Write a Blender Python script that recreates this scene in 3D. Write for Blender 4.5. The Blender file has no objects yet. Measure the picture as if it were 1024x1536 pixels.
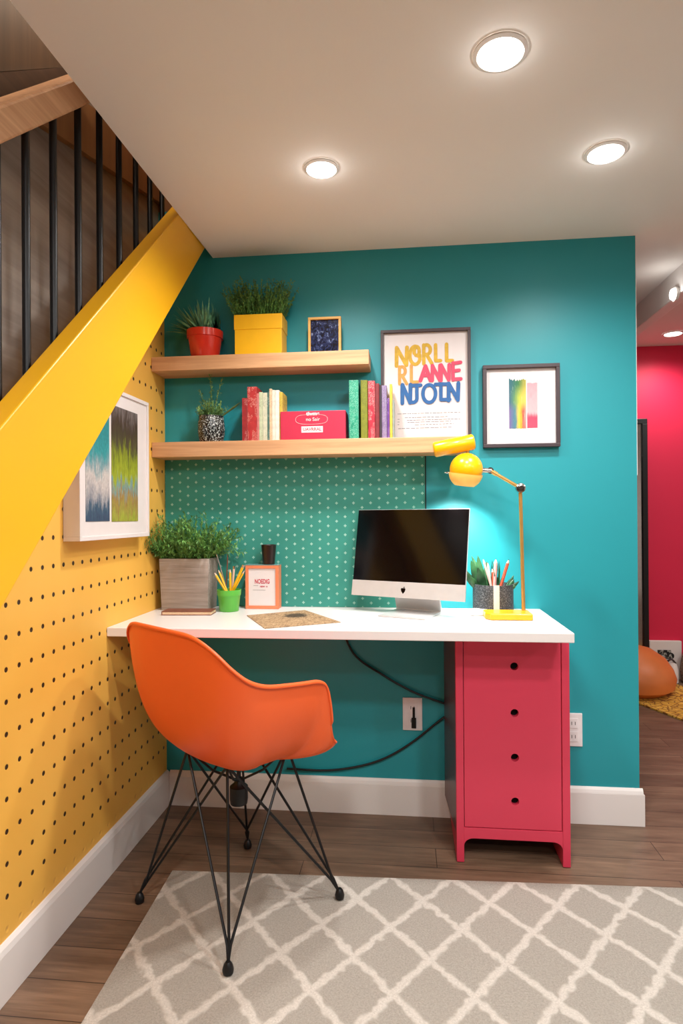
import bpy, bmesh, math, random
from mathutils import Vector, Matrix, noise as mnoise

random.seed(7)
C = bpy.context.scene.collection
PI = math.pi

# ------------------------------------------------------------------ camera model (1024x1536)
F, HY = 917.72, 771.17
PITCH, ROLL, YAW = .0027, -.0065, .1078
CAM = Vector((.9356, -2.2894, 1.1114))
_R = Vector((math.cos(YAW), math.sin(YAW), 0)); _F = Vector((-math.sin(YAW), math.cos(YAW), 0)); _U = Vector((0, 0, 1))
F2 = _F*math.cos(PITCH) + _U*math.sin(PITCH); U2 = _U*math.cos(PITCH) - _F*math.sin(PITCH)
R3 = _R*math.cos(ROLL) + U2*math.sin(ROLL); U3 = U2*math.cos(ROLL) - _R*math.sin(ROLL)

def on(u, v, ax, val):
    """the point of the plane (axis = val) seen at photo pixel (u, v)"""
    d = F2 + R3*((u-512)/F) + U3*((HY-v)/F)
    return CAM + d*((val - CAM[ax])/d[ax])
def onX(u, v, x): return on(u, v, 0, x)
def onY(u, v, y): return on(u, v, 1, y)
def onZ(u, v, z): return on(u, v, 2, z)

# ------------------------------------------------------------------ materials
def new_mat(name):
    m = bpy.data.materials.new(name); m.use_nodes = True
    nt = m.node_tree; b = nt.nodes['Principled BSDF']
    return m, nt, b

def lin(c):
    return tuple((x/255/12.92 if x/255 <= .04045 else ((x/255+.055)/1.055)**2.4) for x in c)

class NT:
    def __init__(s, nt): s.nt = nt
    def n(s, t, **kw):
        k = s.nt.nodes.new(t)
        for a, v in kw.items(): setattr(k, a, v)
        return k
    def link(s, a, b): s.nt.links.new(a, b)
    def setin(s, sock, v):
        if isinstance(v, bpy.types.NodeSocket): s.link(v, sock)
        else: sock.default_value = v
    def math(s, op, a, b=None, c=None):
        k = s.n('ShaderNodeMath', operation=op)
        s.setin(k.inputs[0], a)
        if b is not None: s.setin(k.inputs[1], b)
        if c is not None: s.setin(k.inputs[2], c)
        return k.outputs[0]
    def coord(s, kind='Object'):
        return s.n('ShaderNodeTexCoord').outputs[kind]
    def xyz(s, v):
        k = s.n('ShaderNodeSeparateXYZ'); s.link(v, k.inputs[0]); return k.outputs
    def mapping(s, v, scale=(1,1,1), loc=(0,0,0), rot=(0,0,0)):
        k = s.n('ShaderNodeMapping'); s.link(v, k.inputs['Vector'])
        k.inputs['Scale'].default_value = scale; k.inputs['Location'].default_value = loc; k.inputs['Rotation'].default_value = rot
        return k.outputs[0]
    def noise(s, v, scale, detail=3, rough=.5, dist=0.):
        k = s.n('ShaderNodeTexNoise'); s.link(v, k.inputs['Vector'])
        k.inputs['Scale'].default_value = scale; k.inputs['Detail'].default_value = detail
        k.inputs['Roughness'].default_value = rough; k.inputs['Distortion'].default_value = dist
        return k.outputs['Fac']
    def ramp(s, fac, stops, interp='LINEAR'):
        k = s.n('ShaderNodeValToRGB'); k.color_ramp.interpolation = interp
        e = k.color_ramp.elements
        while len(e) < len(stops): e.new(.5)
        for el, (p, c) in zip(e, stops):
            el.position = p; el.color = (*c, 1) if len(c) == 3 else c
        s.link(fac, k.inputs[0]); return k.outputs[0]
    def mix(s, fac, a, b, blend='MIX'):
        k = s.n('ShaderNodeMix', data_type='RGBA', blend_type=blend)
        s.setin(k.inputs[0], fac)
        for sock, v in ((k.inputs[6], a), (k.inputs[7], b)):
            if isinstance(v, bpy.types.NodeSocket): s.link(v, sock)
            else: sock.default_value = (*v, 1) if len(v) == 3 else v
        return k.outputs[2]
    def bump(s, h, strength=.2, dist=.01):
        k = s.n('ShaderNodeBump'); s.link(h, k.inputs['Height'])
        k.inputs['Strength'].default_value = strength; k.inputs['Distance'].default_value = dist
        return k.outputs[0]

def plain(name, rgb, rough=.5, metal=0., var=.06, scale=30., bump=.0, coat=0., spec=None, stretch=(1,1,1)):
    """painted / moulded surface: base colour with a little procedural variation"""
    m, nt, b = new_mat(name); g = NT(nt)
    c = lin(rgb)
    co = g.mapping(g.coord(), scale=stretch)
    f = g.noise(co, scale, 4)
    dark = tuple(x*(1-var) for x in c); light = tuple(min(1, x*(1+var)) for x in c)
    col = g.ramp(f, [(.3, dark), (.7, light)])
    g.link(col, b.inputs['Base Color'])
    b.inputs['Roughness'].default_value = rough; b.inputs['Metallic'].default_value = metal
    if spec is not None: b.inputs['Specular IOR Level'].default_value = spec
    if coat: b.inputs['Coat Weight'].default_value = coat
    if bump:
        g.link(g.bump(g.noise(co, scale*6, 3), bump, .002), b.inputs['Normal'])
    return m

def wood(name, c1, c2, axis=0, scale=1., rough=.5, grain=60., gap=None):
    m, nt, b = new_mat(name); g = NT(nt)
    s = [grain, grain, grain]; s[axis] = grain*.045
    co = g.mapping(g.coord(), scale=tuple(x*scale for x in s))
    f = g.noise(co, 1., 6, .62, .6)
    f2 = g.noise(g.mapping(g.coord(), scale=tuple((.1 if i == axis else 1)*9*scale for i in range(3))), 1., 3)
    col = g.ramp(f, [(.28, lin(c1)), (.72, lin(c2))])
    col = g.mix(.35, col, g.ramp(f2, [(.3, lin(c1)), (.7, lin(c2))]), 'MIX')
    g.link(col, b.inputs['Base Color']); b.inputs['Roughness'].default_value = rough
    g.link(g.bump(f, .15, .002), b.inputs['Normal'])
    return m

def emit(name, rgb, strength):
    m, nt, b = new_mat(name)
    b.inputs['Base Color'].default_value = (*rgb, 1); b.inputs['Emission Color'].default_value = (*rgb, 1)
    b.inputs['Emission Strength'].default_value = strength
    return m

M = {}
# --- floor planks
def floor_mat():
    m, nt, b = new_mat('floor_planks'); g = NT(nt)
    co = g.coord()
    br = g.n('ShaderNodeTexBrick'); br.offset = .37; br.offset_frequency = 2; br.squash = 1
    g.link(g.mapping(co, loc=(.13, .002, 0)), br.inputs['Vector'])
    br.inputs['Scale'].default_value = 1; br.inputs['Brick Width'].default_value = 1.15; br.inputs['Row Height'].default_value = .112
    br.inputs['Mortar Size'].default_value = .0012; br.inputs['Mortar Smooth'].default_value = .3; br.inputs['Bias'].default_value = 0
    br.inputs['Color1'].default_value = (.25, .25, .25, 1); br.inputs['Color2'].default_value = (.8, .8, .8, 1); br.inputs['Mortar'].default_value = (0, 0, 0, 1)
    grain = g.noise(g.mapping(co, scale=(3.2, 70, 1)), 1., 7, .65, .8)
    blot = g.noise(g.mapping(co, scale=(2.2, 9, 1)), 1.6, 4, .6, .4)
    base = g.ramp(grain, [(.22, lin((66, 48, 36))), (.5, lin((112, 87, 68))), (.8, lin((156, 126, 102)))])
    base = g.mix(.5, base, g.ramp(blot, [(.3, lin((78, 58, 44))), (.7, lin((142, 114, 92)))]))
    tone = g.mix(.3, base, br.outputs['Color'], 'OVERLAY')
    col = g.mix(br.outputs['Fac'], tone, lin((45, 32, 25)))
    g.link(col, b.inputs['Base Color'])
    g.link(g.math('MULTIPLY_ADD', grain, .25, .33), b.inputs['Roughness'])
    g.link(g.bump(g.math('SUBTRACT', grain, g.math('MULTIPLY', br.outputs['Fac'], 2.)), .12, .002), b.inputs['Normal'])
    return m
M['floor'] = floor_mat()

def peg_mat():
    m, nt, b = new_mat('yellow_pegboard'); g = NT(nt)
    co = g.coord(); x, y, z = g.xyz(co)
    def cell(a, per, phase):
        t = g.math('ADD', g.math('DIVIDE', g.math('SUBTRACT', a, phase), per), 100.5)
        return g.math('MULTIPLY', g.math('SUBTRACT', g.math('FRACT', t), .5), per)
    du = cell(y, .0485, -.951); dv = cell(z, .0756, .605)
    d = g.math('SQRT', g.math('ADD', g.math('MULTIPLY', du, du), g.math('MULTIPLY', dv, dv)))
    hole = g.math('MULTIPLY', g.math('LESS_THAN', d, .0062), g.math('GREATER_THAN', z, .19))
    tone = g.ramp(g.noise(co, 3., 3), [(.3, lin((236, 178, 74))), (.7, lin((243, 188, 84)))])
    col = g.mix(hole, tone, lin((58, 36, 14)))
    g.link(col, b.inputs['Base Color']); b.inputs['Roughness'].default_value = .5
    rim = g.math('MINIMUM', g.math('DIVIDE', d, .008), 1.)
    g.link(g.bump(rim, .5, .004), b.inputs['Normal'])
    return m
M['peg'] = peg_mat()

def dots_mat():
    m, nt, b = new_mat('teal_dotted_paper'); g = NT(nt)
    co = g.coord(); x, y, z = g.xyz(co)
    def mark(ox, oz):
        def cell(a, per, ph):
            t = g.math('ADD', g.math('DIVIDE', g.math('SUBTRACT', a, ph), per), 100.5)
            return g.math('ABSOLUTE', g.math('MULTIPLY', g.math('SUBTRACT', g.math('FRACT', t), .5), per))
        u = cell(x, .064, ox); v = cell(z, .034, oz)
        w, L = .0018, .0052
        a = g.math('MULTIPLY', g.math('LESS_THAN', u, w), g.math('LESS_THAN', v, L))
        c = g.math('MULTIPLY', g.math('LESS_THAN', v, w), g.math('LESS_THAN', u, L))
        return g.math('MAXIMUM', a, c)
    mk = g.math('MAXIMUM', mark(.01, .0), mark(.042, .017))
    fade = g.math('MULTIPLY', mk, .7)
    tone = g.ramp(g.noise(co, 5., 3), [(.3, lin((44, 132, 118))), (.7, lin((54, 146, 131)))])
    g.link(g.mix(fade, tone, lin((176, 218, 204))), b.inputs['Base Color']); b.inputs['Roughness'].default_value = .6
    return m
M['dots'] = dots_mat()

def rug_mat():
    m, nt, b = new_mat('grey_trellis_rug'); g = NT(nt)
    co = g.coord()
    wob = g.n('ShaderNodeTexNoise'); g.link(co, wob.inputs['Vector']); wob.inputs['Scale'].default_value = 38; wob.inputs['Detail'].default_value = 2
    off = g.n('ShaderNodeVectorMath', operation='MULTIPLY_ADD'); g.link(wob.outputs['Color'], off.inputs[0])
    off.inputs[1].default_value = (.03, .03, 0); off.inputs[2].default_value = (-.015, -.015, 0)
    ad = g.n('ShaderNodeVectorMath', operation='ADD'); g.link(co, ad.inputs[0]); g.link(off.outputs[0], ad.inputs[1])
    x, y, z = g.xyz(ad.outputs[0])
    PX, PY = .187, .232
    a = g.math('DIVIDE', g.math('SUBTRACT', x, .115), PX); c = g.math('DIVIDE', g.math('ADD', y, .222), PY)
    def line(t):
        f = g.math('ABSOLUTE', g.math('SUBTRACT', g.math('FRACT', g.math('ADD', t, 100.5)), .5))
        return f
    d = g.math('MINIMUM', line(g.math('ADD', a, c)), line(g.math('SUBTRACT', a, c)))
    fuzz = g.noise(co, 210., 5, .78)
    fine = g.noise(co, 900., 2, .6)
    dd = g.math('ADD', d, g.math('MULTIPLY', g.math('SUBTRACT', fuzz, .5), .15))
    k = g.n('ShaderNodeMapRange'); k.inputs['From Min'].default_value = .035; k.inputs['From Max'].default_value = .1
    k.inputs['To Min'].default_value = 1; k.inputs['To Max'].default_value = 0; k.interpolation_type = 'SMOOTHSTEP'; g.link(dd, k.inputs['Value'])
    grey = g.ramp(g.math('ADD', g.math('MULTIPLY', fuzz, .6), g.math('MULTIPLY', fine, .4)), [(.32, lin((128, 122, 113))), (.68, lin((190, 184, 174)))])
    grey = g.mix(g.math('MULTIPLY', g.noise(co, 7., 3), .5), grey, lin((158, 151, 141)))
    light = g.ramp(fuzz, [(.3, lin((178, 171, 161))), (.7, lin((216, 210, 201)))])
    g.link(g.mix(k.outputs[0], grey, light), b.inputs['Base Color']); b.inputs['Roughness'].default_value = .95
    b.inputs['Specular IOR Level'].default_value = .1
    g.link(g.bump(g.math('ADD', fuzz, g.math('MULTIPLY', k.outputs[0], .5)), .5, .004), b.inputs['Normal'])
    return m
M['rug'] = rug_mat()

def speckle(name, dark, light, scale=160., lo=.5, hi=.6, rough=.5):
    m, nt, b = new_mat(name); g = NT(nt)
    f = g.noise(g.coord(), scale, 4, .7)
    g.link(g.ramp(f, [(lo, lin(dark)), (hi, lin(light))]), b.inputs['Base Color']); b.inputs['Roughness'].default_value = rough
    return m

def paint_strokes(name, stops, axis=2, lo=0., hi=1., sc=(60, 60, 6), amp=.5, speck=None):
    """abstract painting: colours run along one axis, broken up by stretched noise"""
    m, nt, b = new_mat(name); g = NT(nt)
    co = g.coord(); v = g.xyz(co)[axis]
    k = g.n('ShaderNodeMapRange'); k.inputs['From Min'].default_value = lo; k.inputs['From Max'].default_value = hi; g.link(v, k.inputs['Value'])
    n = g.noise(g.mapping(co, scale=sc), 1., 6, .7, .5)
    t = g.math('ADD', k.outputs[0], g.math('MULTIPLY', g.math('SUBTRACT', n, .5), amp))
    col = g.ramp(t, [(p, lin(c)) for p, c in stops])
    fine = g.noise(g.mapping(co, scale=tuple(x*5 for x in sc)), 1., 3, .7)
    col = g.mix(.5, col, g.ramp(fine, [(.35, (.25, .25, .25)), (.65, (.75, .75, .75))]), 'OVERLAY')
    g.link(col, b.inputs['Base Color']); b.inputs['Roughness'].default_value = .55
    return m

def spine_mat(name, base, mark, amount=.5, rough=.5):
    """book cover with rows of illegible worn marking down the spine"""
    m, nt, b = new_mat(name); g = NT(nt)
    co = g.coord()
    n = g.noise(g.mapping(co, scale=(700, 30, 420)), 1., 2, .6)
    n2 = g.noise(g.mapping(co, scale=(40, 20, 24)), 1., 2)
    x, y, z = g.xyz(co)
    f = g.math('MULTIPLY', g.math('GREATER_THAN', n, .56), g.math('GREATER_THAN', n2, 1-amount))
    tone = g.ramp(g.noise(co, 50, 3), [(.3, tuple(.82*c for c in lin(base))), (.7, tuple(min(1, 1.12*c) for c in lin(base)))])
    g.link(g.mix(g.math('MULTIPLY', f, .55), tone, lin(mark)), b.inputs['Base Color']); b.inputs['Roughness'].default_value = rough
    return m

M['teal'] = plain('teal_wall_paint', (32, 150, 160), .45, var=.03, scale=2., bump=.04)
M['ceil'] = plain('ceiling_paint', (238, 234, 229), .8, var=.015, scale=2., bump=.03)
M['white'] = plain('white_trim_paint', (236, 232, 228), .4, var=.015, scale=4.)
M['desk'] = plain('white_laminate', (230, 226, 224), .35, var=.012, scale=5.)
M['stringer'] = plain('yellow_stringer_paint', (234, 172, 16), .42, var=.02, scale=3.)
M['pink'] = plain('pink_wall_paint', (226, 26, 74), .55, var=.03, scale=2.)
M['black_metal'] = plain('black_metal', (20, 20, 22), .4, .3, var=.1)
M['oak'] = wood('oak_shelf', (178, 126, 84), (226, 178, 132), 0, rough=.5)
M['rail_wood'] = wood('handrail_wood', (172, 122, 82), (222, 174, 132), 1, rough=.45)
M['grey_wood'] = wood('grey_stair_boards', (104, 92, 84), (176, 164, 154), 1, scale=.35, rough=.35)
M['brown_wood'] = wood('dark_brown_timber', (52, 34, 22), (98, 70, 46), 1, scale=.6)
M['panel_wood'] = wood('brown_panel_timber', (110, 74, 40), (160, 112, 66), 2, scale=.5)
M['dim_panel'] = wood('dim_brown_boards', (72, 54, 32), (112, 84, 50), 2, scale=.5)
M['cabinet'] = plain('crimson_lacquer', (212, 58, 86), .42, var=.02, scale=3.)
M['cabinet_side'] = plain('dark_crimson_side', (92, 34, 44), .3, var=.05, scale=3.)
M['dark'] = plain('dark_recess', (12, 10, 10), .8)
M['orange'] = plain('orange_plastic', (240, 98, 40), .38, var=.02, scale=4., bump=.03)
M['silver'] = plain('silver_aluminium', (205, 203, 203), .32, .35, var=.03)
M['bezel'] = plain('black_bezel', (6, 5, 6), .1, var=.1, spec=.3)
M['brass'] = plain('brass', (214, 164, 92), .3, .7, var=.08)
M['chrome'] = plain('chrome', (200, 195, 190), .15, 1., var=.05)
M['lamp_yellow'] = plain('yellow_enamel', (250, 182, 6), .28, var=.02, coat=.3)
M['lamp_glow'] = emit('warm_glow_shade', (1., .55, .12), .3)
M['bulb'] = emit('lamp_bulb', (1., .95, .85), 12.)
M['red_pot'] = plain('glazed_red_pot', (208, 52, 36), .18, var=.05, coat=.5)
M['yellow_box'] = plain('yellow_card_box', (238, 180, 12), .45, var=.03)
M['soil'] = plain('soil', (48, 34, 24), .9, var=.4, scale=120., bump=.4)
M['leaf_dark'] = plain('dark_green_leaf', (92, 136, 64), .5, var=.5, scale=45.)
M['leaf_mid'] = plain('mid_green_leaf', (102, 150, 72), .5, var=.5, scale=45.)
M['leaf_succulent'] = plain('deep_green_succulent', (44, 88, 52), .4, var=.5, scale=40.)
M['leaf_blue'] = plain('blue_green_leaf', (100, 158, 118), .45, var=.4, scale=45.)
M['leaf_pale'] = plain('pale_green_leaf', (120, 158, 92), .5, var=.4, scale=45.)
M['vase'] = speckle('black_white_speckled_glass', (22, 24, 24), (205, 210, 205), 190., .52, .6, .2)
M['concrete'] = speckle('dark_speckled_stone', (52, 54, 58), (150, 152, 156), 260., .5, .72, .6)
M['planter'] = wood('grey_woven_planter', (128, 116, 106), (184, 170, 160), 0, scale=2.2, rough=.9)
M['cream'] = plain('cream_band', (232, 216, 204), .5)
M['green_cup'] = plain('green_enamel', (92, 182, 66), .35, var=.03)
M['black_cup'] = plain('dark_brown_cup', (36, 22, 18), .3, var=.1)
M['coral'] = plain('coral_frame', (232, 132, 92), .4, var=.04)
M['acrylic'] = plain('clear_grey_acrylic', (120, 160, 160), .15)
M['paper'] = plain('white_paper', (222, 213, 212), .7, var=.015)
M['frame_dark'] = plain('dark_plum_frame', (62, 48, 52), .4, var=.08)
M['frame_gold'] = wood('gold_oak_frame', (206, 150, 66), (238, 190, 104), 0)
M['frame_white'] = plain('white_frame', (226, 217, 214), .45, var=.015)
M['ink_gold'] = plain('gold_ink', (204, 162, 44), .6, var=.15, scale=60.)
M['ink_orange'] = plain('tan_orange_ink', (214, 150, 74), .6, var=.15, scale=60.)
M['ink_pink'] = plain('pink_ink', (206, 66, 96), .6, var=.12, scale=60.)
M['ink_blue'] = plain('blue_ink', (34, 92, 152), .6, var=.12, scale=60.)
M['ink_grey'] = plain('grey_ink', (96, 90, 92), .7)
M['ink_red'] = plain('red_ink', (190, 50, 70), .7)
M['red_box'] = plain('crimson_box', (196, 40, 72), .5, var=.03)
M['ink_white'] = plain('white_ink', (244, 228, 226), .6)
M['notebook'] = plain('brown_notebook_cover', (120, 70, 52), .5, var=.12)
M['pages'] = plain('book_pages', (226, 196, 160), .8, var=.06, scale=200)
M['cable'] = plain('black_cable', (14, 14, 15), .45)
M['outlet'] = plain('outlet_plastic', (232, 226, 226), .4)
M['pencil_y'] = plain('yellow_pencil', (246, 186, 22), .4, var=.05)
M['pencil_w'] = plain('pale_wood_pencil', (224, 190, 168), .5, var=.05)
M['pencil_r'] = plain('brick_red_pencil', (206, 82, 56), .5, var=.05)
M['pencil_p'] = plain('pink_pencil', (232, 178, 172), .5, var=.05)
M['beanbag'] = plain('orange_leather', (216, 122, 62), .45, var=.06, scale=8.)
M['mirror'] = plain('mirror_glass', (160, 152, 150), .12, .9)
M['rear'] = wood('rear_brown_panelling', (30, 20, 15), (70, 50, 38), 2, scale=.3)

# ------------------------------------------------------------------ mesh helpers
def bx(bm, x0, x1, y0, y1, z0, z1, mx=None):
    vs = [bm.verts.new((x, y, z)) for x in (x0, x1) for y in (y0, y1) for z in (z0, z1)]
    for f in ((0,1,3,2), (4,6,7,5), (0,4,5,1), (2,3,7,6), (0,2,6,4), (1,5,7,3)):
        bm.faces.new([vs[i] for i in f])
    if mx is not None: bmesh.ops.transform(bm, matrix=mx, verts=vs)
    return vs

def prism(bm, pts, d):
    """polygon pts (3D, planar) extruded by vector d"""
    d = Vector(d); a = [bm.verts.new(p) for p in pts]; b = [bm.verts.new(Vector(p)+d) for p in pts]
    bm.faces.new(a); bm.faces.new(b[::-1]); n = len(a)
    for i in range(n): bm.faces.new([a[i], b[i], b[(i+1) % n], a[(i+1) % n]])
    return a+b

def tube(bm, pts, r, seg=8, cap=True):
    pts = [Vector(p) for p in pts]; n = len(pts)
    rs = r if isinstance(r, (list, tuple)) else [r]*n
    rings = []; up = None
    for i, p in enumerate(pts):
        t = (pts[min(i+1, n-1)] - pts[max(i-1, 0)]).normalized()
        if up is None:
            up = Vector((0, 0, 1)) if abs(t.z) < .9 else Vector((1, 0, 0))
        a = t.cross(up)
        if a.length < 1e-6: a = t.cross(Vector((0, 1, 0)))
        a.normalize(); b_ = a.cross(t).normalized(); up = b_
        rings.append([bm.verts.new(p + (a*math.cos(2*PI*k/seg) + b_*math.sin(2*PI*k/seg))*rs[i]) for k in range(seg)])
    for i in range(n-1):
        for k in range(seg):
            bm.faces.new([rings[i][k], rings[i][(k+1) % seg], rings[i+1][(k+1) % seg], rings[i+1][k]])
    if cap:
        bm.faces.new(rings[0][::-1]); bm.faces.new(rings[-1])

def lathe(bm, prof, c=(0, 0, 0), seg=32, axis=None, cap0=True, cap1=True):
    """profile [(r, h)] turned about z (or the given axis) at c"""
    mx = Matrix.Translation(c)
    if axis is not None: mx = mx @ Vector((0, 0, 1)).rotation_difference(Vector(axis)).to_matrix().to_4x4()
    rings = [[bm.verts.new(mx @ Vector((r*math.cos(2*PI*k/seg), r*math.sin(2*PI*k/seg), h))) for k in range(seg)] for r, h in prof]
    for i in range(len(rings)-1):
        for k in range(seg):
            bm.faces.new([rings[i][k], rings[i][(k+1) % seg], rings[i+1][(k+1) % seg], rings[i+1][k]])
    if cap0: bm.faces.new(rings[0][::-1])
    if cap1: bm.faces.new(rings[-1])

def ball(bm, c, r, seg=16, sx=1, sy=1, sz=1):
    bmesh.ops.create_uvsphere(bm, u_segments=seg, v_segments=max(6, seg//2), radius=r,
                              matrix=Matrix.Translation(c) @ Matrix.Diagonal((sx, sy, sz, 1)))

def curve_pts(ctrl, n=24):
    ctrl = [Vector(c) for c in ctrl]; P = [ctrl[0]*2-ctrl[1]] + ctrl + [ctrl[-1]*2-ctrl[-2]]
    out = []; m = len(ctrl)-1
    for s in range(m):
        for k in range(max(2, n//m)):
            t = k/max(2, n//m); a, b_, c, d = P[s:s+4]
            out.append(.5*((2*b_) + (c-a)*t + (2*a-5*b_+4*c-d)*t*t + (3*b_-a-3*c+d)*t**3))
    out.append(ctrl[-1]); return out

def tag(o, label=None, cat=None, group=None, kind=None):
    if label: o['label'] = label
    if cat: o['category'] = cat
    if group: o['group'] = group
    if kind: o['kind'] = kind
    return o

def world_loc(o):
    v = Vector(o.location); m = Matrix.Translation(o.location) @ o.rotation_euler.to_matrix().to_4x4()
    return m if o.parent is None else world_loc(o.parent) @ m

def obj(name, bm, m, parent=None, smooth=False, bevel=0., local=False, recenter=True):
    """link the bmesh as ONE object; coordinates are world unless local"""
    me = bpy.data.meshes.new(name)
    bmesh.ops.recalc_face_normals(bm, faces=bm.faces)
    o = bpy.data.objects.new(name, me); C.objects.link(o)
    if parent is not None:
        o.parent = parent
        if not local: bm.transform(world_loc(parent).inverted())
    elif recenter:
        xs = [v.co for v in bm.verts]
        c = Vector(((min(v.x for v in xs)+max(v.x for v in xs))/2, (min(v.y for v in xs)+max(v.y for v in xs))/2, min(v.z for v in xs)))
        bm.transform(Matrix.Translation(-c)); o.location = c
    bm.to_mesh(me); bm.free()
    if smooth:
        for p in me.polygons: p.use_smooth = True
    for mm in (m if isinstance(m, list) else [m]): me.materials.append(mm)
    if bevel:
        b = o.modifiers.new('bevel', 'BEVEL'); b.width = bevel; b.segments = 2; b.limit_method = 'ANGLE'; b.angle_limit = math.radians(40)
        b.harden_normals = False
    if smooth:
        try:
            sm = o.modifiers.new('edges', 'EDGE_SPLIT'); sm.split_angle = math.radians(42)
        except Exception: pass
    return o

def empty(name, loc, rz=0., label=None, cat=None, group=None):
    o = bpy.data.objects.new(name, None); C.objects.link(o); o.location = loc; o.rotation_euler = (0, 0, rz)
    o.empty_display_size = .05
    return tag(o, label, cat, group)

def struct(name, bm, m, bevel=0., smooth=False):
    return tag(obj(name, bm, m, bevel=bevel, smooth=smooth, recenter=False), kind='structure')

def text_obj(s, size, mx, m, parent, name='lettering', bold=0.):
    cu = bpy.data.curves.new('t', 'FONT'); cu.body = s; cu.size = size; cu.align_x = 'CENTER'; cu.align_y = 'CENTER'; cu.extrude = .0002; cu.offset = bold
    t = bpy.data.objects.new('t', cu); C.objects.link(t)
    dg = bpy.context.evaluated_depsgraph_get(); me = bpy.data.meshes.new_from_object(t.evaluated_get(dg))
    bpy.data.objects.remove(t)
    bm = bmesh.new(); bm.from_mesh(me); bpy.data.meshes.remove(me); bm.transform(mx)
    return obj(name, bm, m, parent)

def front_mx(p, lean=0.):
    """text stands up facing -y at point p"""
    return Matrix.Translation(p) @ Matrix.Rotation(PI/2 + lean, 4, 'X')

# ================================================================== SETTING
H = 2.108; BW = 1.7516
bm = bmesh.new(); bx(bm, -.3, 4.2, -4.5, 2.15, -.06, 0); struct('floor', bm, M['floor'])
# main ceiling with the stair opening on the left, and a run on towards the hall
bm = bmesh.new()
prism(bm, [(.181, -4.4, H), (.181, -1.19, H), (.196, .0, H), (.196, 1.0, H), (.5, 1.0, H), (.5, 2.05, H), (2.04, 2.05, H), (2.04, -4.4, H)], (0, 0, .2))
struct('ceiling', bm, M['ceil'])
bm = bmesh.new(); bx(bm, 2.04, 4.2, -4.4, 2.05, 2.245, 2.33); struct('ceiling_hall', bm, M['ceil'])
# teal back wall; its upper run behind the stair opening
bm = bmesh.new(); bx(bm, -.2, BW, 0, .12, 0, H+.19); struct('wall_back', bm, M['teal'])
bm = bmesh.new(); bx(bm, -.2, .5, 0, .12, H+.19, 3.4); struct('wall_upper_back', bm, M['panel_wood'])
# left: yellow pegboard below the stair, grey boards above it
def z_low(y): return 1.067 + .908*(y+1.236)
bm = bmesh.new()
ys = -2.36
prism(bm, [(0, -4.4, 0), (0, 0, 0), (0, 0, z_low(0)-.02), (0, ys, max(.05, z_low(ys)+.03)), (0, -4.4, .05)], (-.02, 0, 0))
struct('wall_left', bm, M['peg'])
bm = bmesh.new(); bx(bm, -.2, -.021, -4.4, 0, 0, 3.4); struct('wall_stair', bm, M['grey_wood'])
bm = bmesh.new(); bx(bm, -.2, .5, -4.4, .12, 3.4, 3.46); struct('ceiling_upper', bm, M['panel_wood'])
bm = bmesh.new(); bx(bm, .36, .42, -4.4, 0, H+.2, 3.4); struct('wall_upper_right', bm, M['panel_wood'])
# hall beyond the right end of the teal wall
bm = bmesh.new(); bx(bm, .5, 4.2, 2.05, 2.15, 0, 2.33); struct('wall_hall', bm, M['pink'])
bm = bmesh.new(); bx(bm, .5, .56, .12, 2.05, 0, H); struct('wall_hall_left', bm, M['white'])
bm = bmesh.new(); bx(bm, 4.1, 4.2, -4.4, 2.05, 0, 2.33); struct('wall_right', bm, M['ceil'])
bm = bmesh.new(); bx(bm, -.2, 4.2, -4.5, -4.4, 0, 3.4); struct('wall_rear', bm, M['rear'])
# dropped white beam along the hall
bm = bmesh.new(); bx(bm, 2.03, 2.085, -4.4, 2.05, 2.0, 2.26); struct('trim_1', bm, M['white'], bevel=.004)

BH = .132
def baseboard_profile(bm, path, inward):
    """moulded skirting along straight runs: body, stepped cap"""
    pass
bm = bmesh.new()
bx(bm, 0, .014, -4.4, -.001, 0, BH-.02); 
prism(bm, [(0, -4.4, BH-.02), (.014, -4.4, BH-.02), (.011, -4.4, BH-.008), (.004, -4.4, BH), (0, -4.4, BH)], (0, 4.399, 0))
struct('baseboard_left', bm, M['white'], bevel=.001)
bm = bmesh.new()
bx(bm, .015, BW+.014, -.014, 0, 0, BH-.02)
prism(bm, [(.015, 0, BH-.02), (.015, -.014, BH-.02), (.015, -.010, BH-.008), (.015, -.004, BH), (.015, 0, BH)], (BW-.005, 0, 0))
bx(bm, BW, BW+.014, 0, .12, 0, BH-.02)
struct('baseboard_back', bm, M['white'], bevel=.001)
# thin pale corner bead on the end of the teal wall
bm = bmesh.new(); bx(bm, BW, BW+.0015, -.0015, .12, 1.25, H); struct('trim_2', bm, M['white'])
# sloping timber trim and dark beam on the stair wall, above the handrail
bm = bmesh.new()
a = [onX(55, 181, 0), onX(250, 310, 0), onX(250, 240, 0), onX(85, 122, 0)]
prism(bm, [(.0, p.y, p.z) for p in a], (-.02, 0, 0)); struct('trim_3', bm, M['panel_wood'])
bm = bmesh.new()
a = [onX(-60, 190, .03), onX(125, 132, .03), onX(110, 100, .03), onX(-60, 113, .03)]
prism(bm, [(.03, p.y, p.z) for p in a], (-.05, 0, 0)); struct('trim_4', bm, M['brown_wood'])
bm = bmesh.new()
a = [onX(-80, 113, .0), onX(120, 99, .0), onX(120, -60, .0), onX(-80, -80, .0)]
prism(bm, [(.0, p.y, p.z) for p in a], (-.02, 0, 0)); struct('trim_5', bm, M['dim_panel'])

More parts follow.
